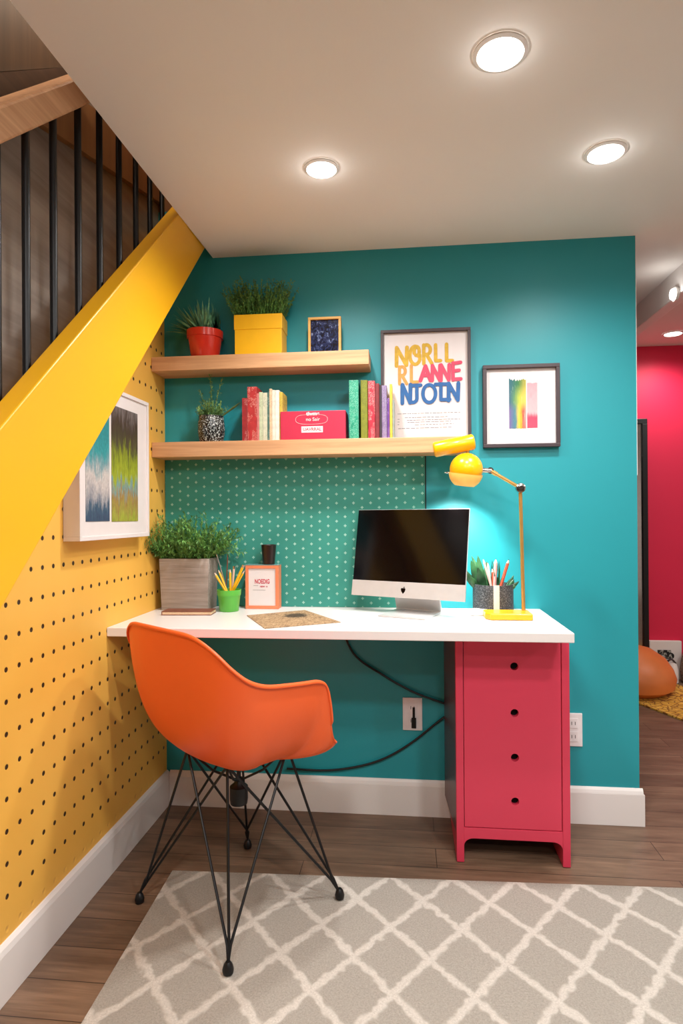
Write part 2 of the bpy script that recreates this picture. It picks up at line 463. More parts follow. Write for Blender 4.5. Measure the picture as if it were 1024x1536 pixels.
# ================================================================== STAIR
st = empty('staircase', (.165, -1.2, 0), 0, 'yellow-sided stair with wooden handrail and black balusters above the pegboard', 'staircase')
def z_top(y): return 1.277 + .93*(y+1.236)
bm = bmesh.new()
y0 = -2.41
prism(bm, [(.19, y0, 0), (.19, y0+.24, 0), (.19, -.004, z_low(-.004)), (.19, -.004, z_top(-.004)), (.19, y0, max(.05, z_top(y0)))], (-.05, 0, 0))
obj('stringer', bm, M['stringer'], st, bevel=.003)
bm = bmesh.new()
prism(bm, [(.139, -2.15, z_low(-2.15)+.012), (.139, -.004, z_low(-.004)+.012), (.139, -.004, z_low(-.004)+.03), (.139, -2.15, z_low(-2.15)+.03)], (-.158, 0, 0))
obj('soffit', bm, M['stringer'], st)
def rail_z(y): return 1.764 + .905*(y+1.26)     # underside of the handrail
bm = bmesh.new()
ya, yb = -2.4, -.2
prism(bm, [(.155, ya, rail_z(ya)), (.155, yb, rail_z(yb)), (.155, yb, rail_z(yb)+.078), (.155, ya, rail_z(ya)+.078)], (-.07, 0, 0))
obj('handrail', bm, M['rail_wood'], st, bevel=.006)
for px, py in [(-4, 600), (40, 560), (81, 512), (118, 470), (150, 430), (179, 400), (204, 370), (225, 345), (243, 330)]:
    p = onX(px, py, .12)
    bm = bmesh.new(); lo = z_low(p.y)+.035
    tube(bm, [(.12, p.y, lo), (.12, p.y, rail_z(p.y)+.02)], .0086, 12)
    obj('baluster', bm, M['black_metal'], st, smooth=True)

# ================================================================== CEILING LIGHTS
M['lens'] = emit('light_lens', (1., .96, .9), 14.)
M['ring'] = plain('satin_light_ring', (222, 216, 210), .35, .1)
def ceiling_light(x, y, r, z, label):
    t = empty('ceiling_light', (x, y, z), 0, label, 'ceiling light', 'recessed ceiling lights')
    bm = bmesh.new(); lathe(bm, [(r, -.0005), (r, -.004), (r*.86, -.007), (r*.8, -.002), (r*.8, -.0005)], (x, y, z), 40, cap0=False, cap1=False)
    obj('trim_ring', bm, M['ring'], t, smooth=True)
    bm = bmesh.new(); lathe(bm, [(r*.82, -.0012), (r*.81, -.0052), (r*.6, -.0068), (.001, -.0075)], (x, y, z), 40)
    obj('lens', bm, M['lens'], t, smooth=True)
for (px, py, r, lab) in [(750, 78, .058, 'large recessed round ceiling light nearest the viewer'),
                         (482, 252, .05, 'recessed round ceiling light above the shelves, leftmost on the ceiling'),
                         (908, 228, .055, 'recessed round ceiling light near the right end of the teal wall')]:
    p = onZ(px, py, H); ceiling_light(p.x, p.y, r, H, lab)
    L = bpy.data.lights.new('downlight', 'SPOT'); L.energy = 52; L.spot_size = math.radians(156); L.spot_blend = .9; L.shadow_soft_size = .05; L.color = (1, .985, .965)
    o = bpy.data.objects.new('downlight', L); C.objects.link(o); o.location = (p.x, p.y, H-.03)
    L = bpy.data.lights.new('lens_glow', 'POINT'); L.energy = .22; L.shadow_soft_size = .012; L.color = (1, .98, .96)
    o = bpy.data.objects.new('lens_glow', L); C.objects.link(o); o.location = (p.x, p.y, H-.04)
p = onZ(1009, 500, 2.245); ceiling_light(p.x, p.y, .06, 2.245, 'recessed round light in the pink hall ceiling')
L = bpy.data.lights.new('hall_light', 'SPOT'); L.energy = 34; L.spot_size = math.radians(160); L.spot_blend = .9; L.shadow_soft_size = .06; L.color = (1, .94, .88)
o = bpy.data.objects.new('hall_light', L); C.objects.link(o); o.location = (p.x, p.y, 2.2)
# round spot on the beam
p = onX(1015, 441, 2.03)
t = empty('beam_spotlight', (p.x, p.y, p.z), 0, 'glowing round spotlight on the side of the white beam', 'spotlight')
bm = bmesh.new(); lathe(bm, [(.028, 0), (.03, .012), (.024, .016)], (2.03, p.y, p.z), 24, axis=(-1, 0, 0)); obj('housing', bm, M['white'], t, smooth=True)
bm = bmesh.new(); lathe(bm, [(.024, .014), (.02, .022), (.004, .027)], (2.03, p.y, p.z), 24, axis=(-1, 0, 0)); obj('lens', bm, M['lens'], t, smooth=True)
L = bpy.data.lights.new('beam_light', 'POINT'); L.energy = .3; L.shadow_soft_size = .02; L.color = (1, .96, .92)
o = bpy.data.objects.new('beam_light', L); C.objects.link(o); o.location = (1.985, p.y-.02, p.z-.015)

# ================================================================== DESK AND CABINET
DZ = .768; DD = .472; DX = 1.411
t = empty('desk', (DX/2, -DD/2, DZ-.028), 0, 'white laminate desktop running from the pegboard wall to the red cabinet', 'desk')
bm = bmesh.new(); prism(bm, [(.001, -.001, DZ-.028), (.001, -DD, DZ-.028), (DX, -DD+.008, DZ-.028), (DX, -.001, DZ-.028)], (0, 0, .028)); obj('tabletop', bm, M['desk'], t, bevel=.002)
bm = bmesh.new(); bx(bm, .19, .204, -.2, -.001, DZ-.04, DZ-.028); bx(bm, .19, .204, -.013, -.001, DZ-.09, DZ-.04); obj('bracket', bm, M['black_metal'], t)

CX0, CX1, CY, CT = 1.084, 1.437, -.302, DZ-.0285
t = empty('drawer_cabinet', ((CX0+CX1)/2, CY/2, 0), 0, 'crimson cabinet with four round finger holes under the right end of the desk', 'cabinet')
bm = bmesh.new(); pw = .024
bx(bm, CX0, CX0+pw, CY, -.016, .002, CT); bx(bm, CX1-pw, CX1, CY, -.016, .002, CT)
for v in bm.verts: pass
obj('side_panel', bm, M['cabinet'], t, bevel=.002)
bm = bmesh.new(); bx(bm, CX0+pw, CX1-pw, CY, -.016, CT-.016, CT); obj('top_rail', bm, M['cabinet'], t, bevel=.001)
fz0, fz1 = .115, CT-.018
bm = bmesh.new()   # bottom rail with rounded ends down to the legs
a0, a1 = CX0+pw, CX1-pw
arc = [(a0, .055)] + [(a0+.03-.03*math.cos(k*PI/12), .055+.024*math.sin(k*PI/12)) for k in range(1, 7)]
arc2 = [(a1-(x-a0), z) for x, z in arc[::-1]]
prism(bm, [(x, CY+.001, z) for x, z in [(a0, .112)] + arc + arc2 + [(a1, .112)]], (0, .02, 0)); obj('bottom_rail', bm, M['cabinet'], t, bevel=.001)
bm = bmesh.new(); bx(bm, a0, a1, CY+.03, -.016, .085, CT-.017); obj('carcass', bm, M['dark'], t)
hx = (CX0+CX1)/2 - .0; hole_z = [onY(772, yy, CY).z for yy in (1000, 1070, 1137, 1203)]; hx = onY(772, 1100, CY).x
bm = bmesh.new(); bx(bm, a0+.002, a1-.002, CY+.003, CY+.021, fz0, fz1); fp = obj('front_panel', bm, M['cabinet'], t)
cut = bmesh.new()
for z in hole_z: lathe(cut, [(.0125, -.03), (.0125, .03)], (hx, CY+.01, z), 32, axis=(0, 1, 0))
co = obj('cutter', cut, M['dark'], recenter=False)
bo = fp.modifiers.new('holes', 'BOOLEAN'); bo.object = co; bo.operation = 'DIFFERENCE'; bo.solver = 'EXACT'
dg = bpy.context.evaluated_depsgraph_get(); me = bpy.data.meshes.new_from_object(fp.evaluated_get(dg)); fp.modifiers.clear(); fp.data = me
bpy.data.objects.remove(co)
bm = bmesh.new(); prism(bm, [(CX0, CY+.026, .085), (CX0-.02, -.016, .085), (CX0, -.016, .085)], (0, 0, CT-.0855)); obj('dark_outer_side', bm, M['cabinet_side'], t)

# ================================================================== RUG
t_rot = math.radians(2.2)
bm = bmesh.new()
for i in range(1): pass
W_, D_ = 2.3, 1.7
nx, ny = 46, 34
vs = [[bm.verts.new((W_*i/nx, -D_*j/ny, .009)) for j in range(ny+1)] for i in range(nx+1)]
for i in range(nx):
    for j in range(ny): bm.faces.new([vs[i][j], vs[i][j+1], vs[i+1][j+1], vs[i+1][j]])
r = bmesh.ops.extrude_face_region(bm, geom=bm.faces[:])
for v in [g for g in r['geom'] if isinstance(g, bmesh.types.BMVert)]: v.co.z = .001
rug = obj('area_rug', bm, M['rug'], recenter=False); rug.location = (.199, -.447, 0); rug.rotation_euler = (0, 0, t_rot)
tag(rug, 'large light grey rug with pale trellis lattice under the orange chair', 'rug')

# ================================================================== CHAIR
ch = empty('armchair', (.447, -.568, 0), math.radians(-36.87), 'orange moulded plastic armchair on black wire legs at the desk', 'chair')
def shell_mesh():
    ctr = Vector((0, .0, .431))
    half = [(0, .235, .448), (.09, .236, .449), (.155, .222, .454), (.205, .19, .464), (.238, .15, .482), (.255, .122, .515), (.263, .107, .56), (.268, .096, .61), (.27, .08, .662), (.27, .05, .681),
            (.27, .0, .687), (.269, -.06, .694), (.266, -.12, .703), (.258, -.165, .722), (.238, -.196, .752), (.21, -.22, .788), (.17, -.236, .815), (.13, -.246, .828), (.076, -.254, .832), (0, -.257, .833)]
    loop = [Vector(p) for p in half] + [Vector((-x, y, z)) for x, y, z in half[-2:0:-1]]
    n = len(loop); N = 132; fine = []
    for k in range(N):
        s = k*n/N; i = int(s); f = s-i
        a, b_, c, d = (loop[(i+q-1) % n] for q in range(4))
        fine.append(.5*((2*b_) + (c-a)*f + (2*a-5*b_+4*c-d)*f*f + (3*b_-a-3*c+d)*f**3))
    bm = bmesh.new(); T = 15; rings = []
    for p in fine:
        h = max(0, p.z-ctr.z); back = max(0, -p.y/.256)
        xy = Vector((p.x, p.y-ctr.y, 0)); col = []
        wall = min(1, h/.16)
        p1 = ctr + xy*(.78 - .02*wall) + Vector((0, 0, -.014*wall))
        p2 = ctr + xy*(.8 + .13*min(1, wall/.3)) + Vector((0, 0, h*(.34 if p.y < -.1 else .4) - .004))
        for k in range(1, T+1):
            u = k/T
            col.append(ctr*(1-u)**3 + p1*3*u*(1-u)**2 + p2*3*u*u*(1-u) + p*u**3)
        out = xy.normalized()
        fl = .4 if (p.z < .56 and p.y > .08) else 1.
        col.append(p + out*.010*fl + Vector((0, 0, -.001))); col.append(p + out*.013*fl + Vector((0, 0, -.011*fl)))
        rings.append([bm.verts.new(c) for c in col])
    c0 = bm.verts.new(ctr)
    for k in range(N):
        a, b_ = rings[k], rings[(k+1) % N]
        bm.faces.new([c0, a[0], b_[0]])
        for q in range(len(a)-1): bm.faces.new([a[q], a[q+1], b_[q+1], b_[q]])
    return bm
sh = obj('seat_shell', shell_mesh(), M['orange'], ch, local=True)
for p in sh.data.polygons: p.use_smooth = True
so = sh.modifiers.new('thick', 'SOLIDIFY'); so.thickness = .006; so.offset = -1
ss = sh.modifiers.new('sub', 'SUBSURF'); ss.levels = 1; ss.render_levels = 1
feet = {'rl': (-.211, -.196), 'rr': (.211, -.196), 'fr': (.211, .196), 'fl': (-.211, .196)}
mounts = {'rl': (-.085, -.115), 'rr': (.095, -.11), 'fr': (.115, .085), 'fl': (-.11, .09)}
mz = .452
order = ['rl', 'rr', 'fr', 'fl']
for i, k in enumerate(order):
    fx, fy = feet[k]; bm = bmesh.new()
    neck = Vector((fx*.93, fy*.93, .065))
    for off in (0, -1, 1):
        m_ = mounts[order[(i+off) % 4]]
        top = Vector((m_[0], m_[1], mz)); nk = neck + Vector((off*.003, off*.003, 0))
        tube(bm, [top, nk, Vector((fx*.985, fy*.985, .035)), Vector((fx, fy, .016))], .0038, 8)
    lg = obj('wire_leg', bm, M['black_metal'], ch, smooth=True, local=True)
    bm = bmesh.new(); lathe(bm, [(.006, .0), (.0125, .003), (.014, .012), (.0105, .024), (.006, .03)], (fx, fy, .0095 if k != 'rl' and k != 'fl' else .0005), 16)
    g_ = obj('foot_glide', bm, M['black_metal'], lg, smooth=True, local=True)
bm = bmesh.new()
lathe(bm, [(.012, .282), (.024, .286), (.026, .3), (.026, .335), (.014, .345), (.01, .36)], (0, 0, 0), 20)
tube(bm, [(0, 0, .35), (0, 0, .43)], .006, 8)
for k in order:
    m_ = mounts[k]; tube(bm, [(0, 0, .35), (m_[0]*.5, m_[1]*.5, .385), (m_[0], m_[1], mz)], .0035, 6)
obj('centre_hub', bm, M['black_metal'], ch, smooth=True, local=True)
# ================================================================== SHELVES
def shelf(x1, z0, z1, label):
    bm = bmesh.new(); bx(bm, .001, x1, -.126, -.0005, z0, z1)
    return tag(obj('floating_shelf', bm, M['oak'], bevel=.0015), label, 'shelf', 'oak floating shelves')
S1, S2 = 1.7, 1.386
shelf(.802, 1.648, S1, 'upper oak floating shelf, the shorter one')
shelf(1.15, 1.331, S2, 'lower oak floating shelf, the longer one holding the books')

# dotted panel below the lower shelf
t = empty('dotted_panel', (.5, -.003, DZ), 0, 'green teal panel with small pale plus marks between desk and lower shelf', 'wall panel')
bm = bmesh.new(); bx(bm, .002, 1.0, -.006, -.0005, DZ+.001, 1.3305); obj('panel', bm, M['dots'], t)
bm = bmesh.new(); bx(bm, 1.0, 1.004, -.008, -.0005, DZ+.001, 1.3305); obj('edge_strip', bm, M['dark'], t)

# ------------------------------------------------------------------ foliage
def leaf(bm, p, d, L, w, up=None, fold=.25):
    d = Vector(d).normalized(); s = d.cross(up or Vector((0, 0, 1)))
    if s.length < 1e-4: s = Vector((1, 0, 0))
    s.normalize(); n = s.cross(d)
    a = bm.verts.new(p); b_ = bm.verts.new(p + d*L*.45 + s*w/2 + n*w*fold); c = bm.verts.new(p + d*L - n*L*.06); e = bm.verts.new(p + d*L*.45 - s*w/2 + n*w*fold)
    m = bm.verts.new(p + d*L*.5)
    bm.faces.new([a, b_, m]); bm.faces.new([b_, c, m]); bm.faces.new([c, e, m]); bm.faces.new([e, a, m])
def blade(bm, p, d, L, w, bend=.3, n=6):
    """a long strap leaf that arches over"""
    d = Vector(d).normalized(); h = Vector((d.x, d.y, 0)); s = d.cross(Vector((0, 0, 1)))
    if s.length < 1e-4: s = Vector((1, 0, 0))
    s.normalize(); prev = None; q = Vector(p)
    for k in range(n+1):
        u = k/n; ww = w*(1-u**2)*.5 + .0003; a = bm.verts.new(q - s*ww); c = bm.verts.new(q + d*.0 + Vector((0, 0, -ww*.5))); e = bm.verts.new(q + s*ww)
        if prev:
            bm.faces.new([prev[0], prev[1], c, a]); bm.faces.new([prev[1], prev[2], e, c])
        prev = (a, c, e); dd = (d + Vector((0, 0, -1))*bend*u*1.2).normalized(); q = q + dd*L/n
def sprig(bm, p, d, L, bend, nleaf, ll, lw, r=.0009, jitter=.5, droop=0.):
    d = Vector(d).normalized(); q = Vector(p); pts = [q.copy()]; n = 7
    side = Vector((random.gauss(0, 1), random.gauss(0, 1), random.gauss(0, .4))).normalized()
    dirs = []
    for k in range(n):
        u = k/n; dd = (d + side*bend*u + Vector((0, 0, -droop*u))).normalized(); q = q + dd*L/n; pts.append(q.copy()); dirs.append(dd)
    tube(bm, pts, [r*(1-.6*i/n) for i in range(n+1)], 4)
    for k in range(nleaf):
        u = .12 + .88*(k+random.random()*.6)/nleaf; i = min(n-1, int(u*n)); pp = pts[i].lerp(pts[i+1], u*n-i if u < 1 else 1)
        a = Vector((random.gauss(0, 1), random.gauss(0, 1), random.gauss(0, 1))).normalized()
        dd = (dirs[i]*(1-jitter*.4) + a*jitter*1.2).normalized()
        leaf(bm, pp, dd, ll*random.uniform(.7, 1.2), lw*random.uniform(.8, 1.2))

# red pot with spiky leaves, upper shelf
pc = onY(307.5, 528, -.063); pc.z = S1
t = empty('potted_plant', pc, 0, 'spiky green plant in a glossy red pot at the left end of the upper shelf', 'plant')
k = .136/53*1.0; k = 1/ (F/ (2.27))
bm = bmesh.new(); R_ = 27*k
lathe(bm, [(R_*.72, .0005), (R_*.76, .003), (R_*.93, 31*k), (R_*.93, 31*k), (R_*1.0, 31.5*k), (R_*1.02, 42*k), (R_*.94, 42*k), (R_*.9, 36*k)], pc, 40)
obj('pot', bm, M['red_pot'], t, smooth=True)
bm = bmesh.new(); lathe(bm, [(R_*.9, 36.4*k), (R_*.5, 38*k), (.001, 39*k)], pc, 24); obj('soil', bm, M['soil'], t)
bm = bmesh.new()
for i in range(300):
    a = random.uniform(0, 2*PI); e = random.uniform(.25, 1.5)
    d = Vector((math.cos(a)*math.cos(e), math.sin(a)*math.cos(e)*.55, math.sin(e)))
    rr = random.uniform(0, R_*.6)
    L = random.uniform(.08, .13)*(1.0 if e < 1.1 else .85)
    blade(bm, pc + Vector((math.cos(a)*rr, math.sin(a)*rr, 37*k)), d, L, .011, random.uniform(.05, .4))
for v in bm.verts: v.co.y = min(v.co.y, -.004); v.co.x = min(max(.012, v.co.x), .226)
obj('foliage', bm, M['leaf_blue'], t, smooth=True)

# yellow box with herb
b0 = onY(351, 526, -.112); b1 = onY(423, 524, -.112); zt = onY(387, 471, -.112).z
t = empty('box_planter', ((b0.x+b1.x)/2, -.062, S1), 0, 'bushy green herb growing out of a yellow lidded box on the upper shelf', 'plant')
bm = bmesh.new(); lid = S1 + (zt-S1)*.66
bx(bm, b0.x+.002, b1.x-.002, -.11, -.014, S1+.0005, lid); obj('box', bm, M['yellow_box'], t, bevel=.001)
bm = bmesh.new()
for q in ((b0.x, b1.x, -.112, -.106), (b0.x, b1.x, -.018, -.012), (b0.x, b0.x+.006, -.106, -.018), (b1.x-.006, b1.x, -.106, -.018)): bx(bm, *q, lid-.004, zt)
obj('lid_collar', bm, M['yellow_box'], t, bevel=.0008)
bm = bmesh.new(); bx(bm, b0.x+.007, b1.x-.007, -.105, -.019, lid+.001, zt-.01); obj('soil', bm, M['soil'], t)
bm = bmesh.new()
cx = (b0.x+b1.x)/2
for i in range(360):
    x = random.uniform(b0.x+.006, b1.x-.006); y = random.uniform(-.1, -.03)
    u = (x-cx)/((b1.x-b0.x)/2)
    d = Vector((u*.42 + random.gauss(0, .16), random.gauss(0, .16), 1))
    sprig(bm, Vector((x, y, zt-.012)), d, random.uniform(.06, .158), random.uniform(0, .35), 17, .011, .0052, .0007, .8)
for v in bm.verts: v.co.y = min(v.co.y, -.004)
obj('foliage', bm, M['leaf_dark'], t)

# ------------------------------------------------------------------ frames
def frame_rect(bm, x0, x1, z0, z1, yf, yb, w):
    bx(bm, x0, x1, yf, yb, z1-w, z1); bx(bm, x0, x1, yf, yb, z0, z0+w); bx(bm, x0, x0+w, yf, yb, z0+w, z1-w); bx(bm, x1-w, x1, yf, yb, z0+w, z1-w)

# little square photo frame on the upper shelf
p0 = onY(462, 521, -.07); p1 = onY(511, 474, -.07)
t = empty('photo_frame', ((p0.x+p1.x)/2, -.055, S1), 0, 'small gold wooden photo frame with dark picture on the upper shelf', 'picture frame')
bm = bmesh.new(); frame_rect(bm, p0.x, p1.x, S1+.005, p1.z, -.07, -.05, .009); obj('frame', bm, M['frame_gold'], t, bevel=.001)
def photo_mat():
    m, nt, b = new_mat('dark_night_photo'); g = NT(nt); co = g.coord()
    n = g.noise(g.mapping(co, scale=(70, 10, 50)), 1., 6, .75, 1.2)
    g.link(g.ramp(n, [(.42, lin((14, 14, 24))), (.56, lin((40, 52, 96))), (.66, lin((150, 170, 210))), (.75, lin((245, 245, 250)))]), b.inputs['Base Color'])
    b.inputs['Roughness'].default_value = .15; return m
bm = bmesh.new(); bx(bm, p0.x+.009, p1.x-.009, -.062, -.056, S1+.014, p1.z-.009); obj('picture', bm, photo_mat(), t)
bm = bmesh.new(); bx(bm, p0.x+.002, p1.x-.001, -.068, -.03, S1+.0004, S1+.005); obj('foot', bm, M['dark'], t)

# ------------------------------------------------------------------ lower shelf contents
# speckled vase with wispy sprigs
vc = onY(317, 660, -.066); vc.z = S2; s_ = 2.28/F
t = empty('vase_plant', vc, 0, 'black and white speckled vase with wispy green sprigs on the lower shelf', 'vase')
bm = bmesh.new()
lathe(bm, [(15.5*s_, .0005), (18*s_, 3*s_), (20*s_, 16*s_), (20*s_, 28*s_), (18.5*s_, 37*s_), (18.8*s_, 40*s_), (17.5*s_, 40*s_), (17*s_, 35*s_)], vc, 40)
obj('vase', bm, M['vase'], t, smooth=True)
bm = bmesh.new()
for i in range(60):
    a = random.uniform(0, 2*PI); e = random.uniform(.5, 1.5); d = Vector((math.cos(a)*math.cos(e), math.sin(a)*math.cos(e)*.5, math.sin(e)))
    sprig(bm, vc+Vector((math.cos(a)*.02, math.sin(a)*.02, 36*s_)), d, random.uniform(.03, .07), .5, 18, .012, .0048, .0008, .9)
sprig(bm, vc+Vector((0, 0, 36*s_)), Vector((.05, 0, 1)), .165, .25, 60, .013, .006, .0014, .8)
sprig(bm, vc+Vector((.004, 0, 36*s_)), Vector((.24, -.05, 1)), .16, .15, 50, .013, .006, .0013, .8)
sprig(bm, vc+Vector((-.006, 0, 36*s_)), Vector((-.42, 0, 1)), .115, .2, 50, .013, .005, .0011, .8)
for q in range(5):
    blade(bm, vc+Vector((.02, 0, 34*s_)), Vector((.8+.05*q, -.1*q+.1, .62+.02*q)), .1+.006*q, .011, .15)
for v in bm.verts: v.co.y = min(v.co.y, -.003); v.co.x = max(v.co.x, .012)
obj('foliage', bm, M['leaf_pale'], t)

# books: (x0, x1, top, base colour, mark colour, label)
def book(x0, x1, ytop, m, label, group, yf=-.108, lean=0., depth=.085, cover=None):
    a = onY(x0, 640, yf).x; b_ = onY(x1, 640, yf).x - .0004; h = onY((x0+x1)/2, ytop, yf).z - S2
    rz = 0
    o = empty('book', ((a+b_)/2, yf+depth/2, S2+.0004), 0, label, 'book', group)
    bm = bmesh.new(); w = b_-a; th = min(.0018, w*.18)
    bx(bm, a, a+th, yf, yf+depth, S2+.0004, S2+h); bx(bm, b_-th, b_, yf, yf+depth, S2+.0004, S2+h); bx(bm, a+th, b_-th, yf, yf+th, S2+.0004, S2+h)
    obj('cover', bm, m, o, bevel=min(.001, w*.1))
    bm = bmesh.new(); bx(bm, a+th, b_-th, yf+th+.0005, yf+depth-.003, S2+.003, S2+h-.003); obj('pages', bm, M['pages'], o)
    return o
gl = 'books left of the red box'; gr = 'books right of the red box'
for x0, x1, yt, base, mark, am, lab in [
    (363, 371, 597, (150, 36, 40), (226, 190, 180), .45, 'short dark red book, leftmost book on the lower shelf'),
    (371, 385.5, 580, (178, 44, 46), (240, 210, 190), .5, 'thick red book with worn pale marks, second from the left on the lower shelf'),
    (385.5, 388.5, 590, (206, 120, 118), (240, 220, 210), .3, 'very thin pink booklet beside the thick red book'),
    (388.5, 394, 588, (196, 204, 170), (70, 96, 70), .5, 'thin pale green booklet, first of the pale row'),
    (394, 401, 589, (206, 206, 180), (90, 110, 90), .5, 'thin sage cream book in the pale row'),
    (401, 404, 588, (70, 110, 100), (200, 210, 200), .5, 'very thin dark teal booklet in the pale row'),
    (404, 408, 583, (222, 196, 160), (196, 90, 60), .55, 'tallest cream booklet with orange marks in the pale row'),
    (408, 413, 585, (232, 222, 206), (150, 130, 120), .4, 'thin off-white book in the pale row'),
    (413, 419, 585, (238, 230, 218), (170, 150, 140), .4, 'white book just before the yellow spine'),
    (419, 424, 588, (206, 178, 70), (90, 80, 40), .5, 'thin mustard yellow book touching the red box')]:
    book(x0, x1, yt, spine_mat('spine', base, mark, am), lab, gl)
for x0, x1, yt, base, mark, am, lab in [
    (523.5, 538, 570, (22, 152, 118), (180, 230, 210), .6, 'thick emerald green book, right of the red box'),
    (541, 551.5, 570, (128, 132, 30), (60, 70, 20), .55, 'olive green book between the emerald and the red one'),
    (552, 562.5, 571, (186, 36, 58), (244, 220, 210), .55, 'bright crimson book with white marks, right group'),
    (562.5, 569, 575, (128, 40, 46), (190, 120, 110), .3, 'maroon book beside the bright crimson one'),
    (569, 572.5, 577, (58, 48, 54), (110, 100, 104), .3, 'thin charcoal book in front of the poster edge'),
    (572.5, 580.5, 578, (132, 112, 150), (200, 190, 210), .6, 'lavender purple book in front of the poster'),
    (580.5, 584.5, 597, (106, 60, 140), (200, 180, 214), .5, 'shorter deep purple book in front of the poster'),
    (584.5, 588.5, 576, (236, 196, 70), (120, 90, 40), .2, 'thin yellow book in front of the poster'),
    (588.5, 591.5, 600, (150, 160, 150), (90, 100, 90), .4, 'thin grey booklet at the right end of the books')]:
    book(x0, x1, yt, spine_mat('spine', base, mark, am), lab, gr)

# red box with white lettering
p0 = onY(420.5, 660, -.115); p1 = onY(518, 615, -.115)
t = empty('storage_box', ((p0.x+p1.x)/2, -.065, S2), 0, 'crimson storage box with white lettering and a white tag on the lower shelf', 'box')
bm = bmesh.new(); bx(bm, p0.x, p1.x, -.115, -.012, S2+.0005, p1.z); obj('carton', bm, M['red_box'], t, bevel=.0015)
yb = -.1155
text_obj('tiwme', .019, front_mx((onY(469, 618, yb).x, yb, onY(469, 620.5, yb).z)), M['ink_white'], t, bold=.0006)
text_obj('no Sair', .018, front_mx((onY(469, 628, yb).x, yb, onY(469, 629, yb).z)), M['ink_white'], t)
o_ = onY(467, 629, yb); bm = bmesh.new()
tube(bm, [(o_.x + .058*math.copysign(abs(math.cos(a))**.6, math.cos(a)), yb, o_.z + .0175*math.copysign(abs(math.sin(a))**.8, math.sin(a))) for a in [2*PI*i/48 for i in range(49)]], .0005, 4)
obj('oval_outline', bm, M['ink_white'], t)
q0 = onY(452, 649, yb); q1 = onY(484, 639, yb)
bm = bmesh.new(); bx(bm, q0.x, q1.x, yb, yb+.0008, q0.z, q1.z); obj('tag', bm, M['ink_white'], t)
text_obj('UAVRRAL', .0155, front_mx(((q0.x+q1.x)/2, yb-.0002, (q0.z+q1.z)/2)), M['ink_red'], t, bold=.0003)

# ------------------------------------------------------------------ brush lettering (stroke font)
def arcp(cx, cy, rx, ry, a0, a1, n=14):
    return [(cx+rx*math.cos(math.radians(a0+(a1-a0)*i/n)), cy+ry*math.sin(math.radians(a0+(a1-a0)*i/n))) for i in range(n+1)]
GLY = {
 'N': [[(.08, 0), (.1, 1), (.85, .02), (.9, 1)]],
 'G': [arcp(.5, .5, .42, .5, 50, 330), [(.86, .28), (.86, .5), (.55, .5)], arcp(.62, .7, .2, .28, -60, 200, 10)],
 'R': [[(.15, 0), (.15, 1)], arcp(.4, .74, .36, .26, 120, -110), [(.4, .5), (.9, 0)]],
 'L': [[(.2, 1), (.2, .03), (.85, .03)]],
 'A': [[(.02, 0), (.5, 1), (.95, 0)], [(.22, .36), (.78, .36)]],
 'E': [[(.15, 0), (.15, 1)], [(.15, .97), (.9, 1.02)], [(.15, .52), (.75, .56)], [(.15, .03), (.92, .05)]],
 'J': [[(.25, 1), (1.05, 1)], [(.72, 1), (.72, .2)] + arcp(.38, .22, .34, .22, 0, -170, 8)],
 'O': [arcp(.5, .5, .45, .5, 0, 360, 24)],
 'T': [[(-.1, 1), (.8, 1)], [(.3, 1), (.3, .05), (.95, .05)]],
 'I': [[(.5, 0), (.5, 1)]],
}
def ribbon(bm, pts, w, y):
    """flat brush stroke with rounded ends in the x-z plane"""
    for i, p in enumerate(pts):
        yy = y - .00002*(i % 3)
        bm.faces.new([bm.verts.new((p[0]+w/2*math.cos(2*PI*k/12), yy, p[1]+w/2*math.sin(2*PI*k/12))) for k in range(12)])
    for i, (a, b_) in enumerate(zip(pts, pts[1:])):
        d = Vector((b_[0]-a[0], b_[1]-a[1]))
        if d.length < 1e-6: continue
        n = Vector((-d.y, d.x)).normalized()*w/2; yy = y - .00006 - .00002*(i % 2)
        bm.faces.new([bm.verts.new((a[0]+n.x, yy, a[1]+n.y)), bm.verts.new((b_[0]+n.x, yy, b_[1]+n.y)), bm.verts.new((b_[0]-n.x, yy, b_[1]-n.y)), bm.verts.new((a[0]-n.x, yy, a[1]-n.y))])
LAYER = [0]
def word(parent, letters, y, name='brush_word'):
    """letters: (glyph, px0, px1, pytop, pybottom, material, stroke px)"""
    groups = {}
    for ch_, a, b_, yt, yb_, m, w in letters: groups.setdefault(m, []).append((ch_, a, b_, yt, yb_, w))
    for m, ls in groups.items():
        bm = bmesh.new()
        for i, (ch_, a, b_, yt, yb_, w) in enumerate(ls):
            p0 = onY(a, yb_, y); p1 = onY(b_, yt, y)
            for st_ in GLY[ch_]:
                ribbon(bm, [(p0.x+(p1.x-p0.x)*u, p0.z+(p1.z-p0.z)*v) for u, v in st_], w*1.15*2.29/F, y - .0001*LAYER[0]); LAYER[0] += 1
        obj(name, bm, M[m], parent)

